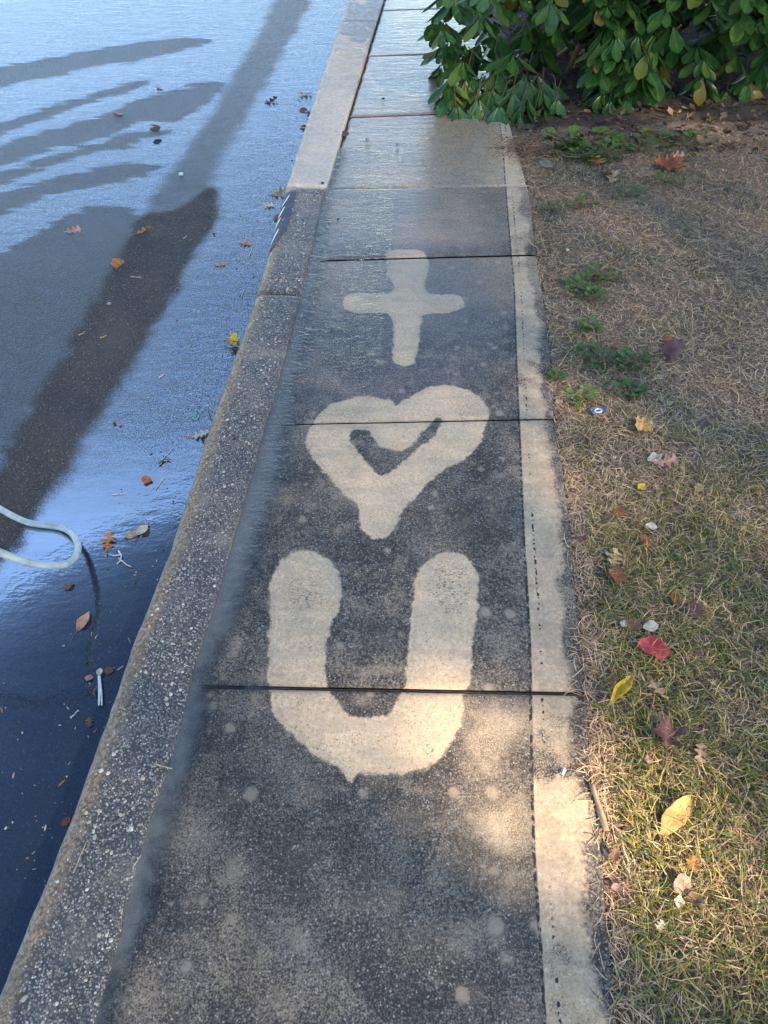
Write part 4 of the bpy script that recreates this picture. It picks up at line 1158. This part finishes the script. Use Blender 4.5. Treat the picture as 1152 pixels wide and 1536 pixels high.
# ------------------------------------------------------------------ hose standing in a loop over the water
def hose():
    pix = [((78, 789), (80, 793)), ((90, 791), (94, 798)), ((104, 797), (113, 812)), ((113, 807), (126, 832)), ((117, 820), (136, 849)), ((114, 834), (144, 878)), ((105, 843), (145, 903)), ((90, 848), (142, 926)), ((56, 847), (136, 955)), ((8, 832), (122, 989)), ((-50, 806), (101, 1020)), ((-110, 778), (80, 1045))]
    W = []
    for (a, b) in pix:
        best = None
        for h in np.linspace(.009, .9, 500):
            p = gp(a[0], a[1], WATER_Z+h); q = p.copy(); q[2] = WATER_Z-h
            u, v = proj(q); e = (v-b[1])**2
            if best is None or e < best[0]: best = (e, p)
        W.append(best[1])
    W = np.array(W)
    hs = W[:, 2]-WATER_Z
    W0 = W[0]; d0 = W[0]-W[2]; d0 /= np.linalg.norm(d0)
    pre = [W0+np.array((-.85, .60, 0)), W0+np.array((-.52, .33, 0)), W0+np.array((-.26, .12, 0)), W0+np.array((-.10, .022, 0))]
    for p in pre: p[2] = WATER_Z+.010
    E = W[-1]; d1 = W[-1]-W[-3]; d1 /= np.linalg.norm(d1)
    post = [E+np.array((-.16, -.02, -.02)), E+np.array((-.34, -.04, -.12))]
    end = post[-1]+np.array((-.16, -.02, 0)); end[2] = WATER_Z+.010
    post.append(end); post.append(end+np.array((-.4, -.05, 0)))
    P = spline(np.vstack((pre, W, post)), 150)
    P[:, 2] = np.maximum(P[:, 2], WATER_Z+.009)
    c = P[0].copy(); c[2] = WATER_Z
    v, f = tube(P-c, .0098, 14)
    mh = mat_plain('hose_vinyl', (.34, .40, .41), .45, .22, 25, .15, .0012)
    o = mesh_obj('garden_hose', v, f, mh, loc=c)
    tag(o, 'pale blue grey garden hose looping up out of the gutter water', 'hose')
    return hs
HS = hose()

# ------------------------------------------------------------------ weeds
def weed(px, py, n, size, spread, col, label, seed):
    r = np.random.RandomState(seed)
    c = gp(px, py, -.015)
    root = empty('weed', (c[0], c[1], float(soil_z(c[0], c[1]))))
    V, F, A = leaf_strip(size, size*.40, p_obov, .5, .25, 0, 6, 3)
    o0 = None; parts = []
    for k in range(n):
        a = r.rand()*6.283; d = spread*r.rand()**.6
        loc = (d*math.cos(a), d*math.sin(a)*.8, .012+.022*r.rand())
        if o0 is None:
            o = o0 = mesh_obj('leaf', V, F, col, root, attrs={'acr': A}, uniform=4)
        else:
            o = o0.copy(); COL.objects.link(o); o.parent = root
        s = .9+.8*r.rand()
        o.location = loc; o.rotation_euler = (.5*r.rand()-.1, .5*(r.rand()-.5), a-1.57+(r.rand()-.5)); o.scale = (s, s, s)
        parts.append(tube([(0, 0, -.005), (loc[0]*.5, loc[1]*.5, loc[2]*.9), loc], .0009, 4))
    v, f = join(parts); mesh_obj('stems', v, f, M['stem'], root)
    tag(root, label, 'weed', 'weeds in the lawn')
LM['weed'] = mat_leaf('leaf_weed', (.065, .135, .022), .5); LM['clover'] = mat_leaf('leaf_clover', (.060, .120, .022), .5); LM['vine'] = mat_leaf('leaf_vine', (.115, .20, .030), .5, (.25, .22, .05))
for k, a in enumerate((
 (866, 436, 46, .020, .065, 'weed', 'bright green weed patch on brown soil beside the arching straw stem'), (900, 420, 34, .018, .07, 'weed', 'loose green weed right of the bright patch under the straw arch'), (890, 452, 18, .018, .035, 'weed', 'small green weed below the bright patch on brown soil'),
 (884, 492, 18, .022, .03, 'vine', 'upright yellow green weed alone on straw'), (900, 545, 42, .020, .08, 'clover', 'dark clover patch crossed by a grey green stalk'), (945, 548, 26, .021, .055, 'clover', 'dark clover beside the grey green stalk on straw'),
 (942, 592, 24, .021, .035, 'clover', 'small round clover tuft above the square ochre leaf'), (834, 572, 16, .016, .025, 'weed', 'small green weed sprouting at the concrete edge'),
 (870, 600, 22, .018, .045, 'vine', 'yellow green grass tuft above the bottle cap'), (868, 240, 40, .026, .10, 'clover', 'dark weed mat around the flat stone'), (905, 236, 46, .026, .12, 'clover', 'dark weed mat under the hanging shrub branches'),
 (960, 232, 40, .024, .12, 'clover', 'dark weeds left of the pinkish lobed leaf'), (1030, 222, 40, .024, .13, 'clover', 'dark weeds beyond the pinkish lobed leaf'), (935, 300, 20, .02, .06, 'clover', 'low weed tuft below the crinkled rust leaf'),
 (1000, 280, 22, .018, .06, 'clover', 'low weed tuft under the small bright orange leaf'), (830, 318, 22, .018, .06, 'clover', 'small weed tuft on soil near the concrete joint'), (872, 310, 24, .018, .07, 'clover', 'straggling weed on soil below the curled tan oak leaf'),
 (850, 218, 16, .05, .09, 'vine', 'yellow green vine leaves sprouting under the shrub'), (890, 216, 14, .055, .09, 'vine', 'broad yellow green sprout right of the vine leaves'))):
    px, py, n, sz, sp, colr, lab = a
    weed(px, py, n, sz, sp, LM[colr], lab, 100+k)

# ------------------------------------------------------------------ shrub
def shrub():
    r = np.random.RandomState(21)
    base = np.array((1.25, 4.75, .02))
    root = empty('evergreen_shrub', base)
    lm = mat_leaf('leaf_shrub', (.045, .115, .026), .32, (.075, .15, .03), .18, 1.9, True)
    lm2 = mat_leaf('leaf_shrub_yellow', (.16, .19, .03), .4, (.20, .13, .03), .2, 1.5)
    V, F, A = leaf_strip(.150, .032, p_obov, .65, .30, 0, 8, 5)
    mesh = None
    def orient(d, roll):
        y = Vector(d).normalized(); up = Vector((0, 0, 1))
        x = y.cross(up); x = x.normalized() if x.length > 1e-3 else Vector((1, 0, 0))
        z = x.cross(y)
        m = Matrix((x, y, z)).transposed()
        return m @ Matrix.Rotation(roll, 3, 'Y')
    def whorl(c, out, n, droop):
        res = []
        for k in range(n):
            a = 6.283*k/n+r.rand()*.6
            side = Vector((math.cos(a), math.sin(a), 0))
            d = side*(.62+.3*r.rand())+Vector(out)*.5+Vector((0, 0, droop+.6*(r.rand()-.5)))
            res.append((Vector(c)+side*.012, orient(d, (r.rand()-.5)*1.2), .5+.75*r.rand()))
        return res
    W = []                                   # (point, outward, leaves, droop)
    def at(px, py, y):                       # along the pixel's ray, at depth y of the shrub's own body
        a, b = px-576., 768.-py
        dx, dy, dz = a, FPX*CP+b*SP, -FPX*SP+b*CP
        t = y/dy
        return (dx*t, y, H+dz*t)
    front = [(676, 140, 4.05), (690, 128, 4.15), (684, 160, 3.98), (706, 172, 3.95), (716, 150, 4.0), (724, 180, 3.90), (735, 135, 4.1), (748, 160, 3.95), (757, 178, 3.90), (768, 140, 4.05), (778, 168, 3.92), (790, 150, 3.98), (800, 172, 3.95), (812, 140, 4.05), (815, 165, 3.98),
             (828, 178, 3.95), (835, 150, 4.02), (700, 110, 4.2), (745, 110, 4.2), (790, 112, 4.2), (905, 138, 4.1), (914, 152, 4.05), (926, 140, 4.1), (942, 150, 4.05), (948, 130, 4.12), (972, 124, 4.2), (1004, 138, 4.2), (1062, 122, 4.2), (1090, 135, 4.2), (1120, 120, 4.2)]
    for (px, py, y) in front:
        p = at(px, py, y); W.append((p, (-.1, -.8, -.1), 7, -.95))
    for k in range(46):                      # between and behind the front sprays
        px = 672+r.rand()*170; py = 112+r.rand()*58; y = 4.08+.22*r.rand()
        W.append((at(px, py, y), (-.1, -.7, -.1), 7, -.9))
    for k in range(30):
        px = 892+r.rand()*92; py = 50+r.rand()*80
        W.append((at(px, py, 4.08+.2*r.rand()), (-.1, -.7, -.1), 7, -.9))
    for k in range(10):
        px = 1050+r.rand()*110; py = 50+r.rand()*75
        W.append((at(px, py, 4.15+.2*r.rand()), (-.1, -.7, -.1), 7, -.9))
    for k in range(150):                     # the rows above, across the whole shrub
        px = 655+r.rand()*560; py = 118-r.rand()*150
        y = 4.12+.5*r.rand()
        if px > 842 and py > 62+22*math.sin(px*.05): py -= 60
        p = at(px, py, y)
        W.append((p, (-.1, -.7, .1), 7, -.75))
    leaves = []
    for (p, o, n, d) in W: leaves += [(q, W_) for q, W_ in ((x, 0) for x in whorl(p, o, n, d))]
    vis = []
    for (c, m, s), _ in leaves:
        px, py = proj(np.array(c)); vis.append(c.y)
    order = sorted(range(len(leaves)), key=lambda i: vis[i])
    bigs = set(order[:300])
    SV, SF, SA, SR, off = [], [], [], [], 0
    def stuff(c, m, s):
        nonlocal off
        Mx = np.array(m)
        SV.append((V*s)@Mx.T+np.array(c)-base); SF.append(F+off); SA.append(A); SR.append(np.full(len(V), r.rand())); off += len(V)
    o0 = None
    for i, ((c, m, s), _) in enumerate(leaves):
        if i in bigs:
            if o0 is None: o = o0 = mesh_obj('leaf', V, F, lm, root, attrs={'acr': A}, uniform=4)
            else:
                o = o0.copy(); COL.objects.link(o); o.parent = root
            o.matrix_local = Matrix.Translation(Vector(c)-Vector(base)) @ m.to_4x4() @ Matrix.Scale(s, 4)
        else: stuff(c, m, s)
    # body of the shrub behind: whorls through a rounded volume
    cx, cy, cz = 2.05, 5.0, .72
    for k in range(900):
        u = r.normal(size=3); u /= np.linalg.norm(u); rad = (.62+.38*r.rand()**.5)
        p = (cx+u[0]*1.75*rad, cy+u[1]*.95*rad, cz+u[2]*.62*rad)
        if p[2] < .16: continue
        if p[1] < 4.3 and p[2] < .28: continue
        for q in whorl(p, (u[0]*.7, u[1]*.7, .2), 6, -.2): stuff(*q)
    o = mesh_obj('foliage', np.vstack(SV), np.vstack(SF), lm, root, attrs={'acr': np.concatenate(SA), 'rnd': np.concatenate(SR)}, uniform=4); o['kind'] = 'stuff'
    # branches: from the crown of roots out to every front whorl
    parts = []
    for k in range(9):
        a = -2.6+k*.33
        foot = base+np.array(((r.rand()-.5)*.9, (r.rand()-.5)*.4, -.03))
        top = np.array((cx+1.3*math.cos(a)*(.4+.6*r.rand()), cy+.6*math.sin(a), .7+.4*r.rand()))
        mid = foot*.5+top*.5+np.array((0, 0, .12))
        v, f = tube(spline([foot-base, mid-base, top-base], 10), np.linspace(.016, .006, 10), 7)
        mesh_obj('branch', v, f, M['twig_brown'], root)
    for (p, o_, n, d) in W[:32]:
        st = np.array((p[0]+.16*(r.rand()-.3), p[1]+.22, max(.10, p[2]+.05)))
        mid = (np.array(p)+st)/2+np.array((0, 0, .05))
        parts.append(tube(spline([st-base, mid-base, np.array(p)-base], 7), np.linspace(.004, .003, 7), 5))
    v, f = join(parts); o = mesh_obj('shoots', v, f, mat_plain('shoot', (.055, .05, .025), .7, .3, 60), root); o['kind'] = 'stuff'
    tag(root, 'dense evergreen shrub with drooping glossy leaves hanging over the sidewalk', 'shrub')
shrub()
# litter under the shrub and dry tangle at its corner
def litter():
    r = np.random.RandomState(31); V, F, A = leaf_strip(.05, .014, p_oval, .8, .4, .3, 5, 3)
    SV, SF, SC_, off = [], [], [], 0
    pal = np.array([(.17, .09, .045), (.08, .045, .028), (.26, .16, .08), (.045, .03, .02), (.14, .085, .045)])  # litter browns darkened to deepen the shade under the shrub
    for k in range(3200):
        if k < 2700: x, y = .85+r.rand()*2.6, 3.95+r.rand()*1.9
        else: x, y = .72+r.rand()*1.6, 3.45+r.rand()*.6
        if x < XR(y)+.01: continue
        a, t1, t2 = r.rand()*6.283, (r.rand()-.5)*1.0, (r.rand()-.5)*1.0
        m = np.array(Matrix.Rotation(a, 3, 'Z') @ Matrix.Rotation(t1, 3, 'X') @ Matrix.Rotation(t2, 3, 'Y'))
        s = .3+.9*r.rand()**1.5
        SV.append((V*s)@m.T+np.array((x, y, float(soil_z(x, y))+.006+.014*r.rand()))); SF.append(F+off); off += len(V)
        SC_.append(np.repeat((pal[r.randint(5)]*(.7+.6*r.rand()))[None], len(V), 0))
    o = mesh_obj('leaf_litter', np.vstack(SV), np.vstack(SF), M['grass'], uniform=4, colors=np.vstack(SC_))
    tag(o, 'brown dead leaf litter covering the soil under the shrub', 'leaf litter', kind='stuff')
    c = gp(795, 226, 0.0); parts = []
    for k in range(190):
        a = r.rand()*6.283; b = np.array((r.normal()*.065, r.normal()*.055, .0+abs(r.normal())*.028)); l = .05+.07*r.rand(); e = r.rand()*1.2-.3
        p1 = b+np.array((math.cos(a)*l*.5, math.sin(a)*l*.5, l*.3*e+.01)); p2 = b+np.array((math.cos(a+.6)*l, math.sin(a+.6)*l, .004))
        parts.append(tube([b, p1, p2], .0014, 3, False))
    v, f = join(parts)
    root = empty('dry_tangle', (c[0], c[1], -.01))
    o = mesh_obj('dry_stems', v, f, mat_plain('dry_stem', (.24, .15, .095), .8, .35, 120), root); o['kind'] = 'stuff'
    tag(root, 'tangle of dry brown stems at the corner under the shrub', 'dry stems')
litter()

# ------------------------------------------------------------------ unseen tree added for shade, crown thinned to place sun patches
SUNSPOTS = [  # pixel on the ground, radius x, y in metres, share of leaves missing along that line
    (822, 706, .06, .04, 0.61), (688, 1085, .06, .06, 0.57), (470, 1085, .07, .05, 0.38), (755, 1245, .13, .07, 0.70), (860, 1275, .05, .13, 0.38), (1020, 1275, .12, .14, 0.81), (960, 1200, .07, .07, 0.68), (900, 640, .06, .06, 0.41), (930, 980, .08, .10, 0.30), (640, 1060, .10, .06, 0.34), (900, 700, .05, .06, 0.47), (870, 605, .06, .05, 0.47),
    (740, 1110, .07, .06, 0.51), (990, 172, .07, .04, 0.74), (1052, 192, .07, .04, 0.74), (905, 800, .05, .10, 0.34), (840, 1110, .05, .06, 0.41)]
def unseen_shade_tree(foot, crown, rad, nleaf, label, seed, carve):
    r = np.random.RandomState(seed)
    root = empty('unseen_shade_tree', foot)
    mb = mat_plain('tree_bark', (.13, .10, .075), .95, .35, 14, 0, .03)
    ft = np.array(foot); cr = np.array(crown)
    P = spline([(0, 0, -.1), (.05, .0, 1.2), (cr-ft)*.55+np.array((.1, .1, 0)), (cr-ft)*np.array((1, 1, 1.05))], 16)
    v, f = tube(P, np.linspace(.28, .06, 16), 12); trunk = mesh_obj('trunk', v, f, mb, root)
    for k in range(9):
        a = k*2.4; st = P[6+k % 7]; e = (cr-ft)+np.array((math.cos(a)*rad*.75, math.sin(a)*rad*.75, rad*(.45*math.sin(k*1.7))))
        v, f = tube(spline([st, st*.5+e*.5+np.array((0, 0, .4)), e], 9), np.linspace(.09, .02, 9), 7); mesh_obj('limb', v, f, mb, root)
    u = r.normal(size=(nleaf, 3)); u /= np.linalg.norm(u, axis=1)[:, None]
    C = cr+u*(rad*(r.rand(nleaf)**.36))[:, None]*np.array((1, 1, .8))
    if carve:
        t = C[:, 2]/TO_SUN[2]; gx, gy = C[:, 0]-TO_SUN[0]*t, C[:, 1]-TO_SUN[1]*t
        keep = np.ones(nleaf, bool)
        for (px, py, rx, ry, w) in SUNSPOTS:
            g = gp(px, py)
            q = ((gx-g[0])/(rx+.05))**2+((gy-g[1])/(ry+.05))**2
            keep &= ~((q < 1) & (r.rand(nleaf) < w))
        C = C[keep]
    n = len(C); s = .019+.020*r.rand(n)
    a = r.normal(size=(n, 3)); a /= np.linalg.norm(a, axis=1)[:, None]
    b = np.cross(a, r.normal(size=(n, 3))); b /= np.linalg.norm(b, axis=1)[:, None]
    V = np.stack((C-a*s[:, None], C+b*s[:, None]*.7, C+a*s[:, None]*1.1, C-b*s[:, None]*.7), 1)-ft
    cl = np.array((.06, .11, .03))*(.7+.7*r.rand(n, 1)); cl = np.repeat(cl, 4, 0)
    o = mesh_obj('crown', V.reshape(-1, 3), np.arange(n*4).reshape(-1, 4), M['grass'], root, uniform=4, colors=cl, smooth=False)
    tag(root, label, 'tree')
g0 = np.array((-.5, 2.9, 0))+np.array(TO_SUN)*22.0
unseen_shade_tree((float(g0[0])+.6, float(g0[1])-.4, -.05), tuple(g0), 6.6, 310000, 'unseen tall broad shade tree with its crown thinned to place sun patches', 51, True)
